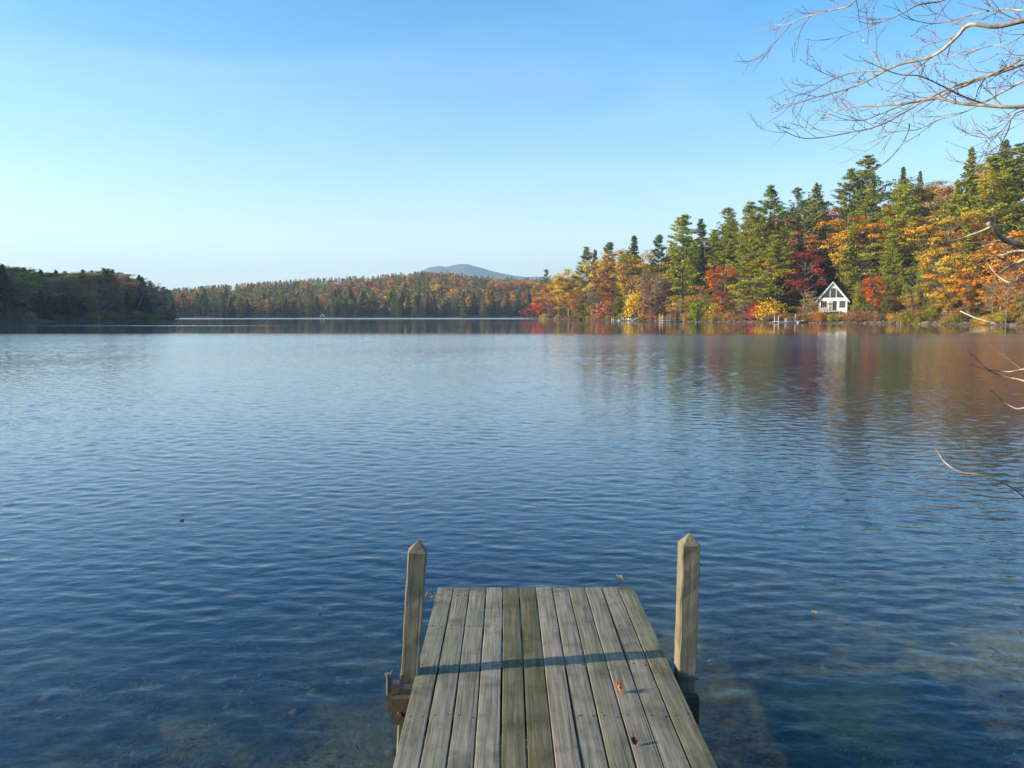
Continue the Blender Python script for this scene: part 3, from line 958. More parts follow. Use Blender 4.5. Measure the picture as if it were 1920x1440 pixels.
# bushes along the sunny bank
for k in range(120):
    px = random.uniform(1012, 1960)
    sy = shore_Y(px)
    Y = sy + random.uniform(0.0, 4.5)
    if 1533 < px < 1592 and Y > sy + 3: continue
    P0 = seen(px, 600, Y)
    col = random.choice(['brickshrub', 'brickshrub', 'brown', 'brown', 'rust', 'gold', 'olive', 'olive', 'tan', 'green'])
    plant('shrub', P0.x, Y, random.uniform(1.1, 2.9), col, f"low {HUE[col]} bush on the bank {where(px, ZR).replace('behind', 'below').replace('above', 'beside')}", 'low bushes along the sunny bank', random.uniform(0.8, 1.3))

# shaded wooded point
SKY_L = ([-200, 0, 40, 70, 130, 170, 200, 240, 275, 290, 305, 318, 326], [478, 491, 498, 506, 508, 504, 503, 511, 520, 530, 544, 566, 596])
pts = []
for x, y, d, px in spots(14000, (-290, -130), (190, 420), 0.8, 60, -90, 330):
    if len(pts) >= 190: break
    mind = 2.4 + 0.06 * d
    if any((x - a) ** 2 + (y - b) ** 2 < mind * mind for a, b in pts): continue
    pts.append((x, y))
    top = seen(px, float(np.interp(px, *SKY_L)) + random.uniform(-4, 3) + (random.uniform(0, 22) if random.random() < 0.35 else 0), y)
    Hh = top.z - hz(x, y)
    if Hh < 2.5: continue
    u_ = random.random()
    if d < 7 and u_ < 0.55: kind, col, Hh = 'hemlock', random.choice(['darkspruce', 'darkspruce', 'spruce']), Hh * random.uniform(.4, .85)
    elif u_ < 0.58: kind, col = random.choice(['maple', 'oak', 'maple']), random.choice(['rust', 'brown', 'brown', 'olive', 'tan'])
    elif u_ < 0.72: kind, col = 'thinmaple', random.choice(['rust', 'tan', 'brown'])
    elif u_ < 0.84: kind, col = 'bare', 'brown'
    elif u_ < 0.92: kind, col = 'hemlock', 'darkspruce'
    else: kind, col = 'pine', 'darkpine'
    if Hh < 6: kind = random.choice(['hemlock', 'maple'])
    nm = NAME[kind][1]
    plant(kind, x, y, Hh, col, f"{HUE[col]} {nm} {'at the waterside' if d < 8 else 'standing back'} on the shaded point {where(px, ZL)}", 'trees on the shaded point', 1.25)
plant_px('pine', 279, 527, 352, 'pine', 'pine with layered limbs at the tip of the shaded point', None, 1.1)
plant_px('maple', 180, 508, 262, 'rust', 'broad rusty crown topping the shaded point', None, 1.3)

for k in range(75):
    i_ = 37 + 6 * random.random()
    a_, b_ = LAKE[int(i_)], LAKE[int(i_) + 1]
    q_ = a_ + (b_ - a_) * (i_ % 1)
    x, y = q_[0] - random.uniform(0.3, 3.5), q_[1] + random.uniform(-.5, 2.5)
    if lake_sd(np.array([x]), np.array([y]))[0] < 0.2: continue
    col = random.choice(['brown', 'olive', 'spruce', 'rust'])
    plant('shrub', x, y, random.uniform(1.5, 3.6), col, f'{HUE[col]} waterside bush on the shaded point {where(px_of(x, y, 1)[0], ZL)}', 'bushes on the shaded point', 1.2)

# far shore: front rows one by one, the wood above as one mass
SKY_F = ([280, 330, 450, 600, 700, 760, 800, 840, 870, 930, 1000, 1100], [544, 541, 532, 521, 517, 511, 507, 508, 513, 518, 522, 522])
pts = []
for x, y, d, px in spots(9000, (-330, 60), (495, 640), 1.5, 75, 285, 1040):
    if len(pts) >= 170: break
    mind = 4.5 + 0.10 * d
    if any((x - a) ** 2 + (y - b) ** 2 < mind * mind for a, b in pts): continue
    if abs(px - 604) < 7 and d < 12: continue
    pts.append((x, y))
    u_ = random.random()
    if d < 26: u_ *= 0.78
    if u_ < 0.34: kind, col, Hh = 'hemlock', random.choice(['spruce', 'darkspruce', 'darkspruce']), random.uniform(10, 17)
    elif u_ < 0.56: kind, col, Hh = 'spruce', random.choice(['spruce', 'darkspruce', 'greyspruce']), random.uniform(10, 17)
    elif u_ < 0.72: kind, col, Hh = 'pine', random.choice(['pine', 'darkpine']), random.uniform(13, 20)
    elif u_ < 0.94: kind, col, Hh = random.choice(['maple', 'oak']), random.choice(['orange', 'rust', 'gold', 'brown', 'olive', 'tan', 'pink', 'yellow']), random.uniform(8, 14)
    else: kind, col, Hh = 'thinmaple', 'tan', random.uniform(7, 12)
    if d < 14: Hh *= 0.85
    nm = NAME[kind][1]
    plant(kind, x, y, Hh, col, f"distant {HUE[col]} {nm} {'at the waterside' if d < 14 else 'up the slope'} {where(px, ZF)}", 'distant trees on the far shore', 1.2)


def low_tree(seed, conifer):
    r = np.random.default_rng(seed)
    n = 170 if conifer else 190
    if conifer:
        t = r.random(n) ** 0.8
        a = r.uniform(0, 6.28, n)
        rad = 3.0 * (1 - t) ** 0.9 * r.uniform(0.55, 1.1, n) + 0.12
        c = np.stack([np.cos(a) * rad, np.sin(a) * rad, 1.5 + t * 13.3], 1)
        d = np.stack([np.cos(a), np.sin(a), -0.3 + 0.9 * t], 1) + r.normal(0, 0.4, (n, 3))
        ln, wd = r.uniform(1.1, 2.0, n), r.uniform(0.5, 1.0, n)
    else:
        k = 17
        cen = norm(r.normal(size=(k, 3))) * r.uniform(0.5, 1.0, (k, 1)) * np.array([3.8, 3.8, 3.6]) + np.array([0, 0, 8.2])
        c = cen[r.integers(0, k, n)] + r.normal(0, 0.85, (n, 3))
        d = r.normal(size=(n, 3))
        ln, wd = r.uniform(1.0, 1.9, n), r.uniform(0.8, 1.4, n)
    up = norm(c - np.array([0, 0, 6.5])) * np.array([1, 1, .8]) + np.array([0, 0, .3]) + r.normal(0, 0.45, (n, 3))
    lv = Leaves()
    lv.add(c, d, up, ln, wd, np.clip(np.exp(r.normal(0, 0.2, (n, 1))) * np.ones((n, 3)), 0.3, 2))
    return lv.q[0], lv.t[0]


LOWC = [low_tree(600 + k, True) for k in range(4)]
LOWD = [low_tree(620 + k, False) for k in range(5)]


def mass(name, label, positions, conifer_share, palette_c, palette_d, hr):
    q_all, t_all = [], []
    r = np.random.default_rng(77)
    zs_ = height(np.array([p_[0] for p_ in positions]), np.array([p_[1] for p_ in positions]))
    for (x, y), z in zip(positions, zs_):
        con = r.random() < (conifer_share(x, y) if callable(conifer_share) else conifer_share)
        q, t = (LOWC if con else LOWD)[r.integers(0, 4)]
        H = r.uniform(*hr) * (1.12 if con else 0.95)
        pq, _ = px_of(x, y, 20)
        H = min(H, seen(pq, float(np.interp(pq, *SKY_F)) - 2 + 7 * r.random() ** 2 + (0 if con else 3), y).z - z)
        if H < 4: continue
        s = H / (15.0 if con else 12.8)
        a = r.uniform(0, 6.28)
        ca, sa = math.cos(a), math.sin(a)
        Q = np.empty_like(q)
        Q[..., 0] = (q[..., 0] * ca - q[..., 1] * sa) * s * 1.15 + x
        Q[..., 1] = (q[..., 0] * sa + q[..., 1] * ca) * s * 1.15 + y
        Q[..., 2] = q[..., 2] * s + z - 0.3
        pal = palette_c if con else palette_d
        rgb = np.array(RGB[pal[r.integers(0, len(pal))]]) * np.exp(r.normal(0, 0.12))
        q_all.append(Q)
        t_all.append(t * rgb)
    lv = Leaves()
    lv.q, lv.t = q_all, t_all
    o = link(name, lv.mesh(name, M['leaf']))
    o.color = (1, 1, 1, 1)
    return tag(o, label, 'forest', kind='stuff')


fp = []
grid = {}
for _ in range(40000):
    if len(fp) >= 1500: break
    y = random.uniform(525, 985)
    x = random.uniform(-0.52 * y, 0.10 * y)
    cell = (int(x // 7), int(y // 7))
    if cell in grid: continue
    if y < 545 and lake_sd(np.array([x]), np.array([y]))[0] < 12: continue
    grid[cell] = 1
    fp.append((x, y))
mass('far_forest', 'mixed autumn forest covering the far hillside under the mountain', fp,
     lambda x, y: 0.60 if x < -140 else 0.22, ['pine', 'spruce', 'pine', 'darkpine'], ['orange', 'rust', 'brown', 'olive', 'rust', 'brown', 'gold', 'tan', 'brown', 'rust'], (9, 15))
# ------------------------------------------------------------------ small white boathouse on the far shore
p0 = seen(604, 592, shore_Y(604, 400, 600) + 4)
bh = empty('boathouse', (p0.x, p0.y, hz(p0.x, p0.y) - 0.1), 0.1)
bh.scale = (.62, .62, .62)
tag(bh, 'tiny pale boathouse at the foot of the far forest', 'boathouse')
MB().prism([(-2, 0), (2, 0), (2, 2.4), (0, 3.6), (-2, 2.4)], 0, 5).build('wall', M['white_paint'], bh)
MB().prism([(-2.3, 2.3), (0, 3.75), (2.3, 2.3), (2.3, 2.5), (0, 3.95), (-2.3, 2.5)], -0.3, 5.3).build('roof', M['shingle'], bh)
MB().box(-0.9, -0.04, 0.05, 0.9, 0.04, 2.0).build('door', M['glass'], bh)

# ------------------------------------------------------------------ white cottage
cy = shore_Y(1561) + 8.0
cp = seen(1561, 588, cy)
cz = cp.z
ct = empty('cottage', (cp.x, cp.y, cz), -R(36))
tag(ct, 'white lakeside cottage with steep gable and triangular upper windows', 'cottage')
WID, EAVE, RIDGE, DEP = 3.60, 3.95, 8.35, 9.0
MB().prism([(-WID, 0), (WID, 0), (WID, EAVE), (0, RIDGE), (-WID, EAVE)], 0, DEP).build('wall', M['white_paint'], ct)
MB().box(-WID + .1, .1, -2.2, WID - .1, DEP - .1, 0.02).build('foundation', M['concrete'], ct)
for s_ in (-1, 1):
    k = 0.5
    mb = MB()
    a = Vector((0, RIDGE + 0.10)); b = Vector((s_ * (WID + 0.75), EAVE - 0.75 * 1.22 + 0.10))
    o2 = Vector((0, 0.26))
    pl = [a, b, b + o2, a + o2] if s_ > 0 else [b, a, a + o2, b + o2]
    mb.prism([(q.x, q.y) for q in (pl if s_ < 0 else [pl[0], pl[1], pl[2], pl[3]][::-1])], -0.6, DEP + 0.4)
    rf = mb.build('roof_slope', M['shingle'], ct)
    bd = MB()
    bd.prism([(q.x, q.y - 0.30) for q in (pl if s_ < 0 else pl[::-1])], -0.66, -0.602)
    bd.build('barge_board', M['white_paint'], rf)


def pane(outline, name='window', grow=0.16):
    cx = sum(q[0] for q in outline) / len(outline)
    cz_ = sum(q[1] for q in outline) / len(outline)
    fr_ = MB().prism(outline, -0.10, -0.002).build(name, M['white_paint'], ct)
    ins = []
    for q in outline:
        v = Vector((cx - q[0], cz_ - q[1]))
        ins.append((q[0] + v.x * min(grow / v.length, .4), q[1] + v.y * min(grow / v.length, .4)))
    MB().prism(ins, -0.115, -0.101).build('pane', M['glass'], fr_)
    return fr_


pane([(-0.72, 4.15), (0.72, 4.15), (0.72, 6.85), (-0.72, 6.85)], grow=.1)
pane([(-2.95, 4.15), (-0.80, 4.15), (-0.80, 6.75)], grow=0.14)
pane([(0.80, 4.15), (2.95, 4.15), (0.80, 6.75)], grow=0.14)
w1 = pane([(-3.15, 1.45), (-1.55, 1.45), (-1.55, 3.45), (-3.15, 3.45)], grow=0.12)
w2 = pane([(1.55, 1.45), (3.15, 1.45), (3.15, 3.45), (1.55, 3.45)], grow=0.12)
for w_, xs in ((w1, (-2.6, -2.1)), (w2, (2.1, 2.6))):
    for x_ in xs: MB().box(x_ - .03, -0.14, 1.62, x_ + .03, -0.116, 3.38).build('glazing_bar', M['curtain'], w_)
dr_ = pane([(-0.95, 0.75), (1.05, 0.75), (1.05, 3.45), (-0.95, 3.45)], 'sliding_door', 0.12)
MB().box(-0.86, -0.14, 0.85, 0.02, -0.117, 3.36).build('curtain', M['curtain'], dr_)
MB().box(-2.6, -1.9, 0.52, 2.2, -0.12, 0.68).build('porch_deck', M['pale_wood'], ct)
rl = MB()
for i in range(12):
    x_ = -2.55 + i * 0.17
    rl.box(x_ - .03, -1.88, 0.69, x_ + .03, -1.82, 1.55)
rl.box(-2.6, -1.9, 1.55, -0.55, -1.8, 1.63)
rl.box(-0.6, -1.92, 0.3, -0.45, -1.77, 1.9)
rl.build('railing', M['pale_wood'], ct)
st = MB()
for i in range(7): st.box(-3.9 + i * 0.19, -1.7, -1.1 + i * 0.25, -3.9 + (i + 1.0) * 0.19 + .08, -0.7, -1.05 + i * 0.25)
st.poly([(-4.0, -1.75, -1.3), (-2.55, -1.75, 0.5), (-2.55, -1.75, 1.6), (-4.0, -1.75, -0.3), (-4.0, -1.72, -1.3), (-2.55, -1.72, 0.5), (-2.55, -1.72, 1.6), (-4.0, -1.72, -0.3)],
        [(0, 1, 2, 3), (7, 6, 5, 4), (0, 4, 5, 1), (1, 5, 6, 2), (2, 6, 7, 3), (3, 7, 4, 0)])
st.build('stairs', M['pale_wood'], ct)
for x_ in (-2.5, 2.1):
    MB().box(x_ - .07, -1.85, -2.0, x_ + .07, -1.7, 0.52).build('porch_post', M['pale_wood'], ct)


# ------------------------------------------------------------------ docks and boats along the sunny shore
def shore_dock(px, off, ln, wd, yaw, label, posts, mat, post_h=1.3, name='dock'):
    Y = shore_Y(px) - off
    P0 = seen(px, 600, Y)
    t = empty(name, (P0.x, Y, 0.0), yaw)
    tag(t, label, 'dock', 'docks along the sunny shore')
    nb = max(4, int(ln / 0.35))
    for i in range(nb):
        x0 = -ln / 2 + i * ln / nb
        MB().box(x0, -wd / 2, 0.36, x0 + ln / nb - 0.03, wd / 2, 0.44).build('plank', mat, t)
    for s_ in (-1, 1): MB().box(-ln / 2, s_ * wd / 2 - .06, 0.10, ln / 2, s_ * wd / 2 + .06, 0.357).build('side_beam', mat, t)
    for (u_, v_, h_) in posts:
        x_, y_ = u_ * ln / 2, v_ * (wd / 2 + 0.16)
        MB().tube([(x_, y_, -1.4), (x_, y_, h_ * post_h)], [0.075, 0.075], 8).build('post', mat, t)
    return t


shore_dock(1027, 3, 5.0, 2.4, 0.1, 'little pale dock at the very tip of the point', [(-1, -1, .7), (1, 1, .7)], M['dock_white'])
shore_dock(1158, 4, 4.0, 2.0, 0.2, 'pale dock with a side board beyond the moored raft', [(-1, -1, 1.1), (-1, 1, 1.1), (1, 1, 1.1), (1, -1, 1.1)], M['dock_white'])
shore_dock(1248, 5, 3.0, 2.2, 0.15, 'white dock with the tallest white mooring posts', [(-1, -1, 1.9), (0.0, -1, 1.8), (1, -1, 1.1), (-1, 1, 1.9)], M['dock_white'])
shore_dock(1272, 2.5, 6.5, 1.6, 0.22, 'narrow grey gangway joined to the tall-post dock', [(-1, -1, 1.7), (-0.2, 1, 1.3), (0.4, -1, 1.5), (0.8, 1, 1.4)], M['dock_grey'])
shore_dock(1470, 4, 6.4, 1.8, 0.5, 'low white dock reaching out before the cottage', [(-1, -1, 1.5), (-0.75, 1, 1.6), (-0.1, -1, .9), (0.5, 1, 1.0), (0.95, -1, 1.8)], M['dock_white'])
# moored raft with a bench rail
Yr = shore_Y(1172) - 11
pr = seen(1173, 600, Yr)
rt = empty('swim_raft', (pr.x, Yr, 0), 0.12)
tag(rt, 'floating swim raft moored off the bank by the yellow bush', 'raft', 'docks along the sunny shore')
for i in range(10): MB().box(-2.6 + i * .52, -1.3, .30, -2.6 + i * .52 + .49, 1.3, .36).build('plank', M['dock_white'], rt)
for s_ in (-1, 1): MB().box(-2.6, s_ * .95 - .3, -.12, 2.6, s_ * .95 + .3, .297).build('float', M['dock_white'], rt)
for x_ in (-2.2, -0.8, 0.6, 2.2): MB().tube([(x_, 1.2, .36), (x_, 1.2, 1.3)], [.07, .07], 6).build('post', M['pale_wood'], rt)
MB().box(1.0, -.4, .362, 2.3, .9, .95).build('bench', M['dock_white'], rt)
# ramp of dark boards drawn up the bank
pm = seen(1192, 600, shore_Y(1192) - 1)
rp = empty('boat_ramp', (pm.x, pm.y, 0.1), 0.3)
tag(rp, 'grey wooden ramp slanting up from the raft to the bank', 'ramp')
Mr = Matrix.Rotation(R(-24), 4, 'Y')
for i in range(7): MB().box(-2.4, -0.7 + i * .2, 0.5, 2.4, -0.7 + i * .2 + .18, .58, Mr).build('plank', M['dock_grey'], rp)
# rowing boats
def boat(px, off, ln, yaw, label, tilt=0.0, hull='dock_white'):
    Y = shore_Y(px) - off
    P0 = seen(px, 600, Y)
    t = empty('rowing_boat', (P0.x, Y, max(0.02, hz(P0.x, Y))), yaw)
    t.rotation_euler = (tilt, 0, yaw)
    tag(t, label, 'boat', 'boats along the sunny shore')
    st_ = np.linspace(-1, 1, 9)
    v, f = [], []
    for s_ in st_:
        b_ = 0.62 * (1 - abs(s_) ** 2.6 * (0.95 if s_ > 0 else 0.45))
        z1 = 0.55 + 0.18 * s_ * s_
        for (yy, zz) in ((-1, z1), (-.82, .22), (-.3, .0), (.3, .0), (.82, .22), (1, z1), (.92, z1), (.72, .26), (-.72, .26), (-.92, z1)):
            v.append((s_ * ln / 2, yy * b_, zz))
    n_ = 10
    for i in range(8):
        for k in range(n_):
            f.append((i * n_ + k, (i + 1) * n_ + k, (i + 1) * n_ + (k + 1) % n_, i * n_ + (k + 1) % n_))
    f += [tuple(range(n_)), tuple(range(9 * n_ - 1, 8 * n_ - 1, -1))]
    MB().poly(v, f).build('hull', M[hull], t)
    for x_ in (-.25, .18): MB().box(x_ * ln - .12, -.5, .40, x_ * ln + .12, .5, .44).build('thwart', M['pale_wood'], t)


boat(1500, 3.5, 3.6, 0.9, 'small pale rowing boat tied to the low white dock', 0.0)
boat(1092, 0.2, 3.4, 0.4, 'dark rowing boat drawn up on the stones near the point', 0.5, 'dark_hull')
# red chair on the gangway
pc = seen(1263, 600, shore_Y(1263) - 2.2)
ch = empty('garden_chair', (pc.x, pc.y, 0.44), -0.5)
tag(ch, 'small red wooden chair beside the tall white dock posts', 'chair')
MB().box(-.4, -.35, .38, .4, .35, .44).build('seat', M['red_paint'], ch)
MB().box(-.4, .30, .445, .4, .37, 1.25).build('backrest', M['red_paint'], ch)
for x_ in (-.36, .36):
    for y_ in (-.3, .3): MB().box(x_ - .04, y_ - .04, 0, x_ + .04, y_ + .04, .378).build('leg', M['red_paint'], ch)

# rubble of stones along the waterline
def rock_mesh(r, s):
    ico = [(0, 0, -1), (.72, -.53, -.45), (-.28, -.85, -.45), (-.89, 0, -.45), (-.28, .85, -.45), (.72, .53, -.45), (.28, -.85, .45), (-.72, -.53, .45), (-.72, .53, .45), (.28, .85, .45), (.89, 0, .45), (0, 0, 1)]
    fc = [(0, 1, 2), (1, 0, 5), (0, 2, 3), (0, 3, 4), (0, 4, 5), (1, 5, 10), (2, 1, 6), (3, 2, 7), (4, 3, 8), (5, 4, 9), (1, 10, 6), (2, 6, 7), (3, 7, 8), (4, 8, 9), (5, 9, 10), (6, 10, 11), (7, 6, 11), (8, 7, 11), (9, 8, 11), (10, 9, 11)]
    sc_ = s * r.uniform(0.6, 1.3, 3) * np.array([1, 1, .65])
    return [tuple(np.array(v) * sc_ * r.uniform(.75, 1.2)) for v in ico], fc


rr_ = np.random.default_rng(31)
mb = MB()
for k in range(330):
    px = rr_.uniform(1005, 1960)
    Y = shore_Y(px) + rr_.normal(-0.2, 1.1)
    P0 = seen(px, 600, Y)
    v, f = rock_mesh(rr_, rr_.uniform(.18, .60) ** 1.0)
    z = max(hz(P0.x, Y), -0.15)
    mb.poly([(a + P0.x, b + Y, c_ + z + 0.05) for a, b, c_ in v], f)
tag(mb.build('shore_stones', M['rock']), 'rubble of grey-brown stones along the sunny waterline', 'stones', kind='stuff')

# ------------------------------------------------------------------ lake bed near the dock: weed and stones
mb = MB()
for k in range(420):
    x, y = (rr_.uniform(-8, -.6) if k % 4 else rr_.uniform(1, 6)), rr_.uniform(1.2, 8.5)
    if lake_sd(np.array([x]), np.array([y]))[0] > -0.4: continue
    v, f = rock_mesh(rr_, rr_.uniform(.13, .27) ** 2)
    z = hz(x, y)
    mb.poly([(a + x, b + y, c_ * .55 + z) for a, b, c_ in v], f)
tag(mb.build('bed_stones', M['bedstone'], smooth=True), 'olive stones lying on the shallow lake bed', 'stones', kind='stuff')
lv = Leaves()
for k in range(340):
    x, y = rr_.uniform(-8, 4.5), rr_.uniform(1.2, 8.0)
    if lake_sd(np.array([x]), np.array([y]))[0] > -0.3 or (x > .5 and k % 3): continue  # real weed, but tufts past the dock also stand in for the sunlight net
    z = hz(x, y)
    n_ = rr_.integers(25, 70)
    c_ = np.array([x, y, z]) + rr_.normal(0, 1, (n_, 3)) * np.array([.11, .11, .02]) * rr_.uniform(.5, 1.3) + np.array([0, 0, .03])
    d_ = rr_.normal(size=(n_, 3)) * np.array([.8, .8, .25]) + np.array([.3, 0, .1])
    tt_ = np.exp(rr_.normal(0, .5)) * np.exp(rr_.normal(0, .3, (n_, 1))) * np.array([[1, .95, .6]])
    lv.add(c_, d_, rr_.normal(size=(n_, 3)), rr_.uniform(.02, .06, n_), rr_.uniform(.006, .018, n_), np.clip(tt_, .2, 2.5))
ww = link('weed_and_sun_net', lv.mesh('weed_and_sun_net', M['leaf']))
ww.color = (0.22, 0.17, 0.035, 1)
tag(ww, 'yellow-green water weed on the shallow lake bed, partly standing in for rippling sunlight', 'water weed', kind='stuff')

# ------------------------------------------------------------------ wooden dock in front
def wood_mat(name, base_lo, base_hi, algae=0.5):
    m, nt, out = new_mat(name)
    tc = nd(nt, 'ShaderNodeTexCoord')
    oi = nd(nt, 'ShaderNodeObjectInfo')
    geo = nd(nt, 'ShaderNodeNewGeometry')
    off = nd(nt, 'ShaderNodeCombineXYZ', {'X': math_n(nt, 'MULTIPLY', oi.outputs['Random'], 37.0), 'Y': math_n(nt, 'MULTIPLY', oi.outputs['Random'], 91.0), 'Z': 0.0})
    vec = nd(nt, 'ShaderNodeVectorMath', {0: tc.outputs['Object'], 1: off.outputs[0]}, operation='ADD')
    mp = nd(nt, 'ShaderNodeMapping', {'Vector': vec.outputs[0], 'Scale': (60.0, 2.2, 60.0)})
    g1 = nd(nt, 'ShaderNodeTexNoise', {'Vector': mp.outputs[0], 'Scale': 1.0, 'Detail': 6.0, 'Roughness': 0.65, 'Distortion': 0.4})
    mp2 = nd(nt, 'ShaderNodeMapping', {'Vector': vec.outputs[0], 'Scale': (150.0, 4.0, 150.0)})
    g2 = nd(nt, 'ShaderNodeTexNoise', {'Vector': mp2.outputs[0], 'Scale': 1.0, 'Detail': 4.0, 'Roughness': 0.6})
    grain = math_n(nt, 'ADD', math_n(nt, 'MULTIPLY', g1.outputs['Fac'], 0.6), math_n(nt, 'MULTIPLY', g2.outputs['Fac'], 0.4))
    c = ramp(nt, grain, [(0.34, base_lo), (0.50, tuple((a + b) / 2 for a, b in zip(base_lo, base_hi))), (0.64, base_hi)])
    c = mixc(nt, 1.0, c, oi.outputs['Color'], 'MULTIPLY')
    # blotches of weathering and algae
    b1 = nd(nt, 'ShaderNodeTexNoise', {'Vector': vec.outputs[0], 'Scale': 5.0, 'Detail': 5.0, 'Roughness': 0.6})
    mp3 = nd(nt, 'ShaderNodeMapping', {'Vector': vec.outputs[0], 'Scale': (9.0, 2.6, 9.0)})
    b2 = nd(nt, 'ShaderNodeTexNoise', {'Vector': mp3.outputs[0], 'Scale': 1.0, 'Detail': 6.0, 'Roughness': 0.65})
    f1 = nd(nt, 'ShaderNodeMapRange', {'Value': b2.outputs['Fac'], 'From Min': 0.46, 'From Max': 0.68, 'To Max': algae})
    c = mixc(nt, math_n(nt, 'MULTIPLY', f1.outputs[0], oi.outputs['Alpha']), c, (0.085, 0.088, 0.024))
    ck = nd(nt, 'ShaderNodeTexNoise', {'Vector': nd(nt, 'ShaderNodeMapping', {'Vector': vec.outputs[0], 'Scale': (95.0, 0.9, 95.0)}).outputs[0], 'Scale': 1.0, 'Detail': 2.0})
    fk = nd(nt, 'ShaderNodeMapRange', {'Value': ck.outputs['Fac'], 'From Min': 0.665, 'From Max': 0.70, 'To Max': 0.75})
    c = mixc(nt, fk.outputs[0], c, (0.035, 0.03, 0.024))
    f2 = nd(nt, 'ShaderNodeMapRange', {'Value': b1.outputs['Fac'], 'From Min': 0.50, 'From Max': 0.68, 'To Max': 0.75})
    c = mixc(nt, f2.outputs[0], c, mixc(nt, 1.0, c, (0.42, 0.42, 0.40), 'MULTIPLY'))
    # fine dark checks and specks
    sp = nd(nt, 'ShaderNodeTexNoise', {'Vector': tc.outputs['Object'], 'Scale': 90.0, 'Detail': 2.0})
    f3 = nd(nt, 'ShaderNodeMapRange', {'Value': sp.outputs['Fac'], 'From Min': 0.68, 'From Max': 0.74, 'To Max': 0.5})
    c = mixc(nt, f3.outputs[0], c, (0.05, 0.048, 0.04))
    bp = nd(nt, 'ShaderNodeBump', {'Height': grain, 'Strength': 0.55, 'Distance': 0.004})
    p = nd(nt, 'ShaderNodeBsdfPrincipled', {'Base Color': c, 'Roughness': 0.82, 'Normal': bp.outputs[0], 'Specular IOR Level': 0.25})
    nt.links.new(p.outputs[0], out.inputs['Surface'])
    return m


M['plank'] = wood_mat('weathered_plank', (0.098, 0.086, 0.066), (0.318, 0.288, 0.230), 1.0)
M['post'] = wood_mat('post_wood', (0.14, 0.116, 0.078), (0.34, 0.292, 0.21), 0.45)
M['beam'] = wood_mat('beam_wood', (0.05, 0.038, 0.027), (0.14, 0.105, 0.075), 0.35)
DZ = EYE - 1.66                                # deck surface above the water
DX = 0.18
DEND, DSTART = 4.60, -2.4
dock = empty('wooden_dock', (DX, 0, 0))
tag(dock, 'weathered grey plank dock with two pointed mooring posts running out over the water', 'dock')
NB, DW = 12, 1.205
pit = DW / NB
shade = [(1.0, 1.0, .97), (1.0, 1.0, .98), (.98, .98, .96), (1.12, 1.1, 1.06), (.66, .64, .50), (.60, .58, .42), (1.16, 1.12, 1.06), (1.04, 1.03, 1.0), (.92, .92, .84), (1.0, .99, .94), (1.02, 1.0, .96), (.88, .90, .76)]
for i in range(NB):
    w = pit - random.uniform(0.004, 0.007)
    ln0, ln1 = DSTART + random.uniform(-.02, .02), DEND + random.uniform(-.005, .005) + (0.012 if i in (0, NB - 1) else 0)
    seg = 36
    v, f = [], []
    ph = random.uniform(0, 6)
    prof = [(-.5, -.019), (-.5, -.004), (-.47, .0), (-.2, .0012), (.2, .0012), (.47, .0), (.5, -.004), (.5, -.019)]
    dz0 = random.uniform(-.0025, .0015)
    for k in range(seg + 1):
        yy = ln0 + (ln1 - ln0) * k / seg
        wob_ = 0.0012 * math.sin(yy * 3.1 + ph)
        for (a, b) in prof:
            v.append((a * w + wob_ + random.gauss(0, .0004), yy, b + dz0 + 0.0015 * math.sin(yy * 2.2 + ph * 2)))
    n_ = len(prof)
    for k in range(seg):
        for j in range(n_):
            f.append((k * n_ + j, k * n_ + (j + 1) % n_, (k + 1) * n_ + (j + 1) % n_, (k + 1) * n_ + j)[::-1])
    f += [tuple(range(n_)), tuple(range((seg + 1) * n_ - 1, seg * n_ - 1, -1))]
    o = MB().poly(v, f).build('plank', M['plank'], dock, loc=(-DW / 2 + pit * (i + .5), 0, DZ))
    o.color = shade[i] + ([.45, .15, .12, .10, 1.0, 1.0, .08, .10, .40, .22, .15, .75][i],)
JY = [4.47, 4.02, 3.55, 3.08, 2.61, 2.14, 1.67, 1.2, .73, .26, -.2, -.7, -1.2, -1.7, -2.2]
mb = MB()
for yy in JY[:9]:
    for i in range(NB):
        for s_ in (-.27, .27):
            x_ = -DW / 2 + pit * (i + .5 + s_) + random.gauss(0, .002)
            y_ = yy + random.gauss(0, .008)
            mb.tube([(x_, y_, DZ - .005), (x_, y_, DZ + .0022)], [.0046, .0042], 7)
tag(mb.build('nail_heads', M['rust'], dock), kind='stuff')
for yy in JY: MB().box(-DW / 2 + .052, yy - .02, DZ - .075, DW / 2 - .052, yy + .02, DZ - .022).build('joist', M['beam'], dock)
for s_ in (-1, 1):
    x_ = s_ * (DW / 2 - .03)
    o = MB().box(x_ - .02, DSTART + .1, DZ - .076, x_ + .02, DEND - .03, DZ - .022).build('side_beam', M['beam'], dock)
PY = 3.50


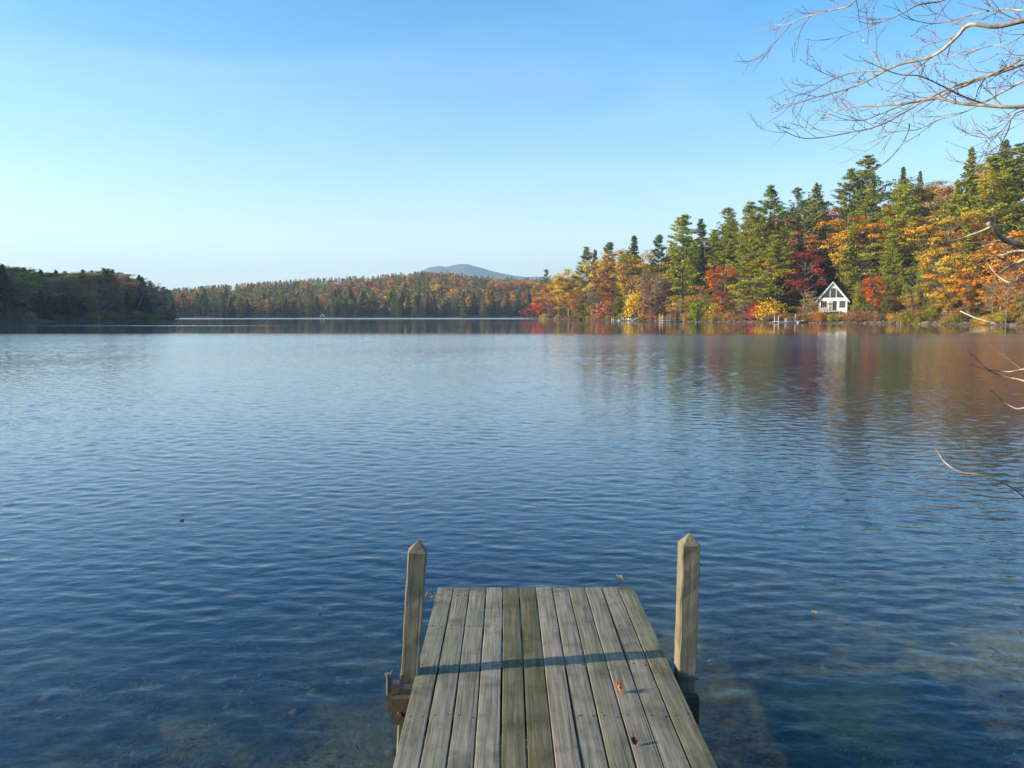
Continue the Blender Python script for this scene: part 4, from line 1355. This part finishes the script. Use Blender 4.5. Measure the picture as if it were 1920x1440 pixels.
def post(x, y, h, name='post', turn=0.0, tiltx=0.0, tilty=0.0):
    s_ = 0.0425
    v, f = [], []
    zz = [-1.2, -.6, 0.0, DZ] + [DZ + (h - .045) * k_ / 9 for k_ in range(1, 10)]
    ring = [(-s_, -s_ + .006), (-s_ + .006, -s_), (s_ - .006, -s_), (s_, -s_ + .006), (s_, s_ - .006), (s_ - .006, s_), (-s_ + .006, s_), (-s_, s_ - .006)]
    for z_ in zz:
        for a, b in ring: v.append((a + random.gauss(0, .0016), b + random.gauss(0, .0016), z_))
    n_ = 8
    for k in range(len(zz) - 1):
        for j in range(n_): f.append((k * n_ + j, k * n_ + (j + 1) % n_, (k + 1) * n_ + (j + 1) % n_, (k + 1) * n_ + j))
    v.append((0.002, 0.001, DZ + h + .008))
    for j in range(n_): f.append(((len(zz) - 1) * n_ + j, (len(zz) - 1) * n_ + (j + 1) % n_, len(v) - 1))
    f.append(tuple(range(n_ - 1, -1, -1)))
    # mesh grain runs along local Y in the wood material, so stand the post up from a lying mesh
    v = [(a, c_, -b) for a, b, c_ in v]
    o = MB().poly(v, f).build('post', M['post'], dock, loc=(x, y, 0), rot=(R(90) + tiltx, tilty, turn))
    return o


lp = seen(777, 1030, PY)
post(-DW / 2 - .052, PY - 0.02, .625, turn=R(5), tilty=R(4.0))
post(DW / 2 + .068, PY + .06, .632, turn=R(4), tilty=R(0.7))
# cross beam under the deck that carries both posts
MB().box(-DW / 2 - .104, PY - .115, DZ - .205, DW / 2 + .10, PY - .075, DZ - .080).build('cross_beam', M['beam'], dock)
MB().box(-DW / 2 - .145, PY + .035, DZ - .225, DW / 2 + .01, PY + .07, DZ - .080).build('cross_beam', M['beam'], dock)
for s_, x0, dy_ in ((-1, -DW / 2 - .060, -.02), (1, DW / 2 + .068, .06)):
    br = MB()
    if s_ < 0: br.box(x0 - .057, PY - .074, DZ - .078, x0 - .051, PY + .00, DZ + .002)
    br.box(x0 - .058 if s_ < 0 else x0 - .02, PY - .0765 + (dy_ + .02), DZ - .055, x0 + .055, PY - .0695 + (dy_ + .02), DZ - .030)
    bk = br.build('bracket', M['galvanised'], dock)
    if s_ < 0:
        pin = MB()
        pin.tube([(x0 - .062, PY - .080, DZ - .079), (x0 - .062, PY - .080, DZ + .012)], [.008, .008], 8)
        pin.tube([(x0 - .062, PY - .080, DZ + .012), (x0 - .062, PY - .080, DZ + .024)], [.013, .013], 8)
        pin.build('bolt', M['galvanised'], bk)
    MB().tube([(x0 - .005, PY - .130, DZ - .15), (x0 - .005, PY - .112, DZ - .15)], [.012, .012], 6).build('bolt', M['rust'], dock)
# eye bolt at the outer corner
eb = MB()
cpt = Vector((-DW / 2 - .038, DEND - .07, DZ - .022))
ring_p = [cpt + Vector((math.cos(a) * .020, 0, math.sin(a) * .020)) for a in np.linspace(0, 2 * math.pi, 17)]
eb.tube(ring_p, [.0055] * 17, 6, False)
eb.tube([cpt + Vector((.020, 0, 0)), cpt + Vector((.06, 0, 0))], [.006, .006], 6)
eb.build('eye_bolt', M['rust'], dock, smooth=True)


# ------------------------------------------------------------------ fallen leaves
def fallen_leaf(name, loc, size, col, label, curl=0.5, rz=0.0, rx=0.0, ry=0.0, group=None):
    out_ = [(0, 1.0), (.12, .62), (.42, .72), (.34, .42), (.72, .38), (.46, .12), (.52, -.12), (.16, -.16), (0, -.22)]
    pts = out_ + [(-x_, y_) for x_, y_ in out_[-2:0:-1]]
    v = [(0, .25, 0)]
    for x_, y_ in pts: v.append((x_, y_, 0))
    v2 = []
    for x_, y_, z_ in v:
        z_ = curl * (x_ * x_ * 1.1 + max(0, y_ - .2) ** 2 * .7)
        v2.append((x_ * (1 - curl * .25) * size, y_ * size, z_ * size))
    n_ = len(pts)
    f = [(0, 1 + i, 1 + (i + 1) % n_) for i in range(n_)]
    mb = MB().poly(v2, f)
    mb.tube([(0, -.2 * size, 0), (.04 * size, -.5 * size, .05 * size), (.02 * size, -.75 * size, .02 * size)], [.02 * size, .016 * size, .012 * size], 4)
    mt = simple_mat('leaf_' + name, col, .6, .35, 20)
    o = mb.build(name, mt, None, loc=loc, rot=(rx, ry, rz))
    md = o.modifiers.new('thick', 'SOLIDIFY'); md.thickness = 0.0012
    return tag(o, label, 'leaf', group)


def on_plane(px, row, z):
    d = _cf * FPX + _cr * (px - 960) + _cu * (720 - row)
    return Vector((0, 0, EYE)) + d * ((z - EYE) / d.z)


q = on_plane(1160, 1299, DZ)
fallen_leaf('fallen_leaf', (q.x, q.y, DZ + .016), .046, (.62, .16, .03), 'curled orange leaf lying on the dock planks', .9, 1.2, R(50), R(15))
q = on_plane(1190, 1398, DZ)
fallen_leaf('fallen_leaf', (q.x, q.y, DZ + .010), .034, (.09, .035, .035), 'dark shrivelled leaf near the bottom of the dock', .9, 0.3, R(35), 0)
for px, row, sz, col, lab in ((1163, 1085, .048, (.55, .28, .10), 'tan leaf floating just beyond the end of the dock'),
                              (1530, 1151, .034, (.60, .33, .08), 'yellow leaf floating out beside the pointed posts in open water'),
                              (342, 968, .045, (.52, .22, .10), 'pale orange leaf floating alone on the left of the lake'),
                              (447, 1114, .030, (.30, .06, .05), 'reddish leaf floating in the dark water on the left'),
                              (600, 1142, .022, (.36, .20, .08), 'brown leaf floating left of the dock')):
    q = on_plane(px, row, 0.012)
    fallen_leaf('floating_leaf', (q.x, q.y, .016), sz, col, lab, .6, random.uniform(0, 6), R(8), R(6), 'leaves floating on the lake')

# ------------------------------------------------------------------ bare maple leaning in from the near bank
m, nt, out = new_mat('maple_bark')
tc = nd(nt, 'ShaderNodeTexCoord')
nz = nd(nt, 'ShaderNodeTexNoise', {'Vector': tc.outputs['Object'], 'Scale': 14.0, 'Detail': 5.0, 'Roughness': 0.65})
c = ramp(nt, nz.outputs['Fac'], [(0.36, (0.13, 0.105, 0.075)), (0.50, (0.32, 0.265, 0.19)), (0.66, (0.56, 0.50, 0.39))])
p = nd(nt, 'ShaderNodeBsdfPrincipled', {'Base Color': c, 'Roughness': 0.8})
nt.links.new(p.outputs[0], out.inputs['Surface'])
M['maple_bark'] = m
M['twig'] = simple_mat('twig', (0.21, 0.13, 0.10), 0.7, 0.3, 20)
TX, TY = 7.5, 2.0
bt = empty('leaning_maple', (TX, TY, hz(TX, TY) - 0.1))
tag(bt, 'bare grey maple whose twigs reach in from the bank over the water', 'maple tree')
t0 = Vector((TX, TY, hz(TX, TY) - 0.1))
trunk_pts = [Vector((0, 0, 0)), Vector((-.15, .02, 1.2)), Vector((-.42, .08, 2.6)), Vector((-.6, .1, 4.0)), Vector((-.55, .2, 5.5)), Vector((-.4, .2, 7.2)), Vector((-.3, .3, 9.0))]
MB().tube(trunk_pts, [.19, .165, .145, .12, .10, .07, .03], 12).build('trunk', M['maple_bark'], bt, smooth=True)


def trunk_at(z):
    for a, b in zip(trunk_pts, trunk_pts[1:]):
        if a.z <= z <= b.z: return a.lerp(b, (z - a.z) / (b.z - a.z))
    return trunk_pts[-1] if z > 0 else trunk_pts[0]


def cr_spline(pts, n=5):
    out_ = []
    for i in range(len(pts) - 1):
        p0, p1, p2, p3 = pts[max(i - 1, 0)], pts[i], pts[i + 1], pts[min(i + 2, len(pts) - 1)]
        for k in range(n):
            t = k / n
            m1, m2, L_ = (p2 - p0) * .5, (p3 - p1) * .5, (p2 - p1).length
            if m1.length > L_: m1 = m1 * (L_ / m1.length)
            if m2.length > L_: m2 = m2 * (L_ / m2.length)
            t2, t3 = t * t, t * t * t
            out_.append(p1 * (2 * t3 - 3 * t2 + 1) + m1 * (t3 - 2 * t2 + t) + p2 * (3 * t2 - 2 * t3) + m2 * (t3 - t2))
    out_.append(pts[-1])
    return out_


rb = random.Random(3)


def twig(mb, p, d, L, rad, depth):
    pts, q = [p.copy()], p.copy()
    d = d.normalized()
    n_ = 5
    for _ in range(n_):
        d = (d + Vector((rb.gauss(0, .10), rb.gauss(0, .10), rb.gauss(0.05, .09)))).normalized()
        q = q + d * L / n_
        pts.append(q.copy())
    rads = [rad * (1 - .62 * i / n_) for i in range(n_ + 1)]
    mb.tube(pts, rads, 4, False)
    # bud at the tip
    mb.tube([q, q + d * rad * 2.2, q + d * rad * 5], [rads[-1], rad * 1.25, rad * .2], 4)
    if depth > 0:
        for i in range(1, n_ + 1):
            if rb.random() < .62:
                s = (d.cross(Vector((rb.gauss(0, 1), rb.gauss(0, 1), rb.gauss(0, 1))))).normalized()
                twig(mb, pts[i], d + s * rb.uniform(.5, .95), L * rb.uniform(.30, .6), max(rad * .66, .0018), depth - 1)


def limb(path_px, depth0, depth1, r0, r1, to_trunk=True, twigs=1.3, tw_len=.27, zt=None):
    """a limb given from its thick end to its tip: picture positions at distances depth0 (thick end) to depth1 (tip)"""
    n_ = len(path_px)
    pts = []
    for i, (px, row) in enumerate(path_px):
        t = i / (n_ - 1)
        Y = depth0 + (depth1 - depth0) * t + .12 * math.sin(4.0 * t + path_px[0][1])
        pts.append(seen(px, row, Y) - t0)
    r0, r1 = r0 * .80, r1 * 1.0
    rr = [r0 + (r1 - r0) * (i / (n_ - 1)) ** .8 for i in range(n_)]
    if to_trunk:
        a = pts[0]
        at = trunk_at(max(.5, a.z - .55 if zt is None else zt))
        link_ = []
        for f_ in (.22, .45, .66, .84):
            w_ = math.sin(math.pi * f_)
            link_.append(at.lerp(a, f_) + Vector((rb.gauss(0, .08), rb.gauss(0, .22) * w_, (.22 if a.z > 1.6 else .06) * w_ + rb.gauss(0, .11) * w_)))
        pts = [at] + link_ + pts
        rr = [r0 * 2.3, r0 * 1.95, r0 * 1.65, r0 * 1.4, r0 * 1.15] + rr
    sp = cr_spline(pts, 5)
    rads = []
    for i in range(len(pts) - 1): rads += [rr[i] + (rr[i + 1] - rr[i]) * k / 5 for k in range(5)]
    rads.append(rr[-1])
    br = MB().tube(sp, rads, 7).build('branch', M['maple_bark'], bt, smooth=True)
    mb = MB()
    acc = 0
    for i in range(2, len(sp) - 1):
        seg_l = (sp[i + 1] - sp[i]).length
        if to_trunk and i < 7: continue
        acc += seg_l * twigs
        while acc > .11:
            acc -= .11 * rb.uniform(.7, 1.6)
            d = (sp[i + 1] - sp[i]).normalized()
            s = (d.cross(Vector((rb.gauss(0, 1), rb.gauss(0, .7), rb.gauss(.3, 1))))).normalized()
            twig(mb, sp[i], d + s * rb.uniform(.45, .9), tw_len * rb.uniform(.45, 1.25), max(.0023, min(rads[i] * .5, .0036)), 1 if rb.random() < .6 else 2)
    d = (sp[-1] - sp[-2]).normalized()
    if r1 < .005: twig(mb, sp[-1], d, tw_len * .25, max(r1, .0015), 0)
    if mb.v: tag(mb.build('twigs', M['twig'], br), kind='stuff')


limb([(1935, 36), (1868, 50), (1818, 46), (1795, 68), (1765, 95), (1735, 110), (1690, 120), (1662, 132), (1625, 152), (1585, 168), (1540, 180), (1500, 192), (1468, 203)], 4.4, 5.0, .0165, .0025)
limb([(1660, 132), (1600, 136), (1560, 150), (1520, 172), (1490, 180)], 4.75, 5.0, .006, .002, False)
limb([(1930, 198), (1880, 200), (1840, 197), (1800, 194), (1757, 184), (1720, 190), (1670, 197), (1610, 200), (1580, 206), (1545, 214)], 4.6, 5.4, .0155, .0025)
limb([(1930, 106), (1890, 125), (1840, 148), (1795, 166), (1750, 186), (1700, 195), (1660, 210), (1620, 225), (1585, 224), (1555, 213)], 5.0, 5.6, .011, .0025)
limb([(1930, 118), (1870, 138), (1825, 150), (1780, 166), (1735, 188), (1690, 214), (1650, 235), (1600, 247), (1540, 258), (1500, 258), (1463, 242)], 5.2, 5.4, .012, .0022)
limb([(1850, 197), (1800, 178), (1760, 158), (1722, 142), (1690, 140), (1660, 130), (1640, 105), (1618, 74)], 4.7, 4.9, .007, .002, False, .8)
limb([(1930, 150), (1880, 172), (1840, 195), (1800, 213), (1760, 225), (1720, 243), (1680, 247), (1640, 264)], 5.3, 5.8, .008, .002)
limb([(1705, 232), (1703, 246), (1690, 272), (1662, 303), (1630, 325), (1600, 345), (1575, 358)], 5.6, 5.5, .0062, .0026, False, .12)
limb([(1930, 18), (1880, 17), (1825, 27), (1780, 40), (1745, 44), (1700, 35)], 4.9, 5.1, .007, .002)
limb([(1800, -30), (1770, 0), (1725, 8), (1690, 26), (1660, 39), (1630, 50)], 4.8, 5.2, .008, .002, True, 1.0, zt=4.6)
limb([(1680, -40), (1610, -5), (1590, 12), (1545, 22), (1505, 34), (1472, 47), (1442, 44)], 4.8, 5.2, .008, .002, True, 1.1, zt=4.6)
limb([(1930, 60), (1890, 82), (1860, 86), (1800, 100), (1750, 118), (1700, 128)], 5.6, 6.2, .006, .002)
limb([(1930, 205), (1900, 216), (1890, 245), (1880, 264), (1868, 290), (1835, 305)], 4.5, 4.6, .006, .002)
limb([(1930, 290), (1902, 286), (1880, 286), (1845, 292)], 4.6, 4.7, .005, .002, True, .6)
# lower broken limb and its pale branches
limb([(1940, 466), (1905, 457), (1882, 449), (1866, 432), (1853, 418)], 4.4, 4.4, .022, .013, True, .15)
limb([(1856, 426), (1830, 437), (1795, 449), (1765, 456)], 4.4, 4.3, .0065, .0025, False, .25)
limb([(1930, 470), (1900, 471), (1880, 478), (1850, 481), (1832, 492)], 4.3, 4.2, .009, .003, True, .4)
limb([(1930, 484), (1905, 494), (1890, 502), (1876, 511)], 4.2, 4.1, .0115, .006, True, .3)
limb([(1930, 443), (1900, 443), (1875, 449), (1845, 462)], 4.6, 4.7, .006, .002, True, .5)
limb([(1925, 512), (1905, 527), (1890, 529), (1868, 515), (1851, 492)], 4.3, 4.3, .006, .003, True, .4)
# twigs low over the water
limb([(1935, 690), (1905, 695), (1890, 697), (1860, 694), (1825, 685)], 4.0, 3.9, .006, .0022, True, .35, .2, zt=1.0)
limb([(1935, 716), (1908, 711), (1880, 705), (1856, 694), (1840, 682), (1823, 667)], 4.0, 4.0, .007, .0026, True, .3, .2, zt=1.0)
limb([(1935, 766), (1905, 766), (1880, 752), (1862, 735)], 4.0, 4.0, .006, .002, True, .3, .2, zt=.9)
limb([(1940, 945), (1918, 930), (1900, 916), (1868, 900), (1830, 890), (1797, 884), (1771, 866), (1757, 845)], 3.6, 3.7, .0065, .002, True, .2, .16, zt=.6)

# dead branch lying at the waterline of the sunny bank
Yb = shore_Y(1850) - 1.5
fb = MB()
fb.tube([seen(px, row, Yb + dy) for px, row, dy in ((1800, 583, 3), (1828, 596, 2), (1856, 604, .5), (1872, 610, -1), (1900, 613, -2), (1935, 615, -2))], [.10, .16, .2, .2, .17, .12], 6)
fb.tube([seen(px, row, Yb + dy) for px, row, dy in ((1872, 610, -1), (1884, 606, -1), (1889, 598, -.5))], [.14, .1, .05], 6)
tag(fb.build('fallen_branch', M['birch_bark'], smooth=True), 'pale fallen branch lying across the waterline under the birches', 'branch')

# ------------------------------------------------------------------ air
hb = MB().box(-2750, -440, -47, 2750, 5250, 330).build('haze')
m, nt, out = new_mat('haze')
pv = nd(nt, 'ShaderNodeVolumePrincipled', {'Color': (0.52, 0.74, 1.0, 1), 'Density': 0.00021, 'Anisotropy': 0.2})
nt.links.new(pv.outputs[0], out.inputs['Volume'])
hb.data.materials.append(m)
tag(hb, 'thin blue autumn haze over the lake', 'haze', kind='stuff')
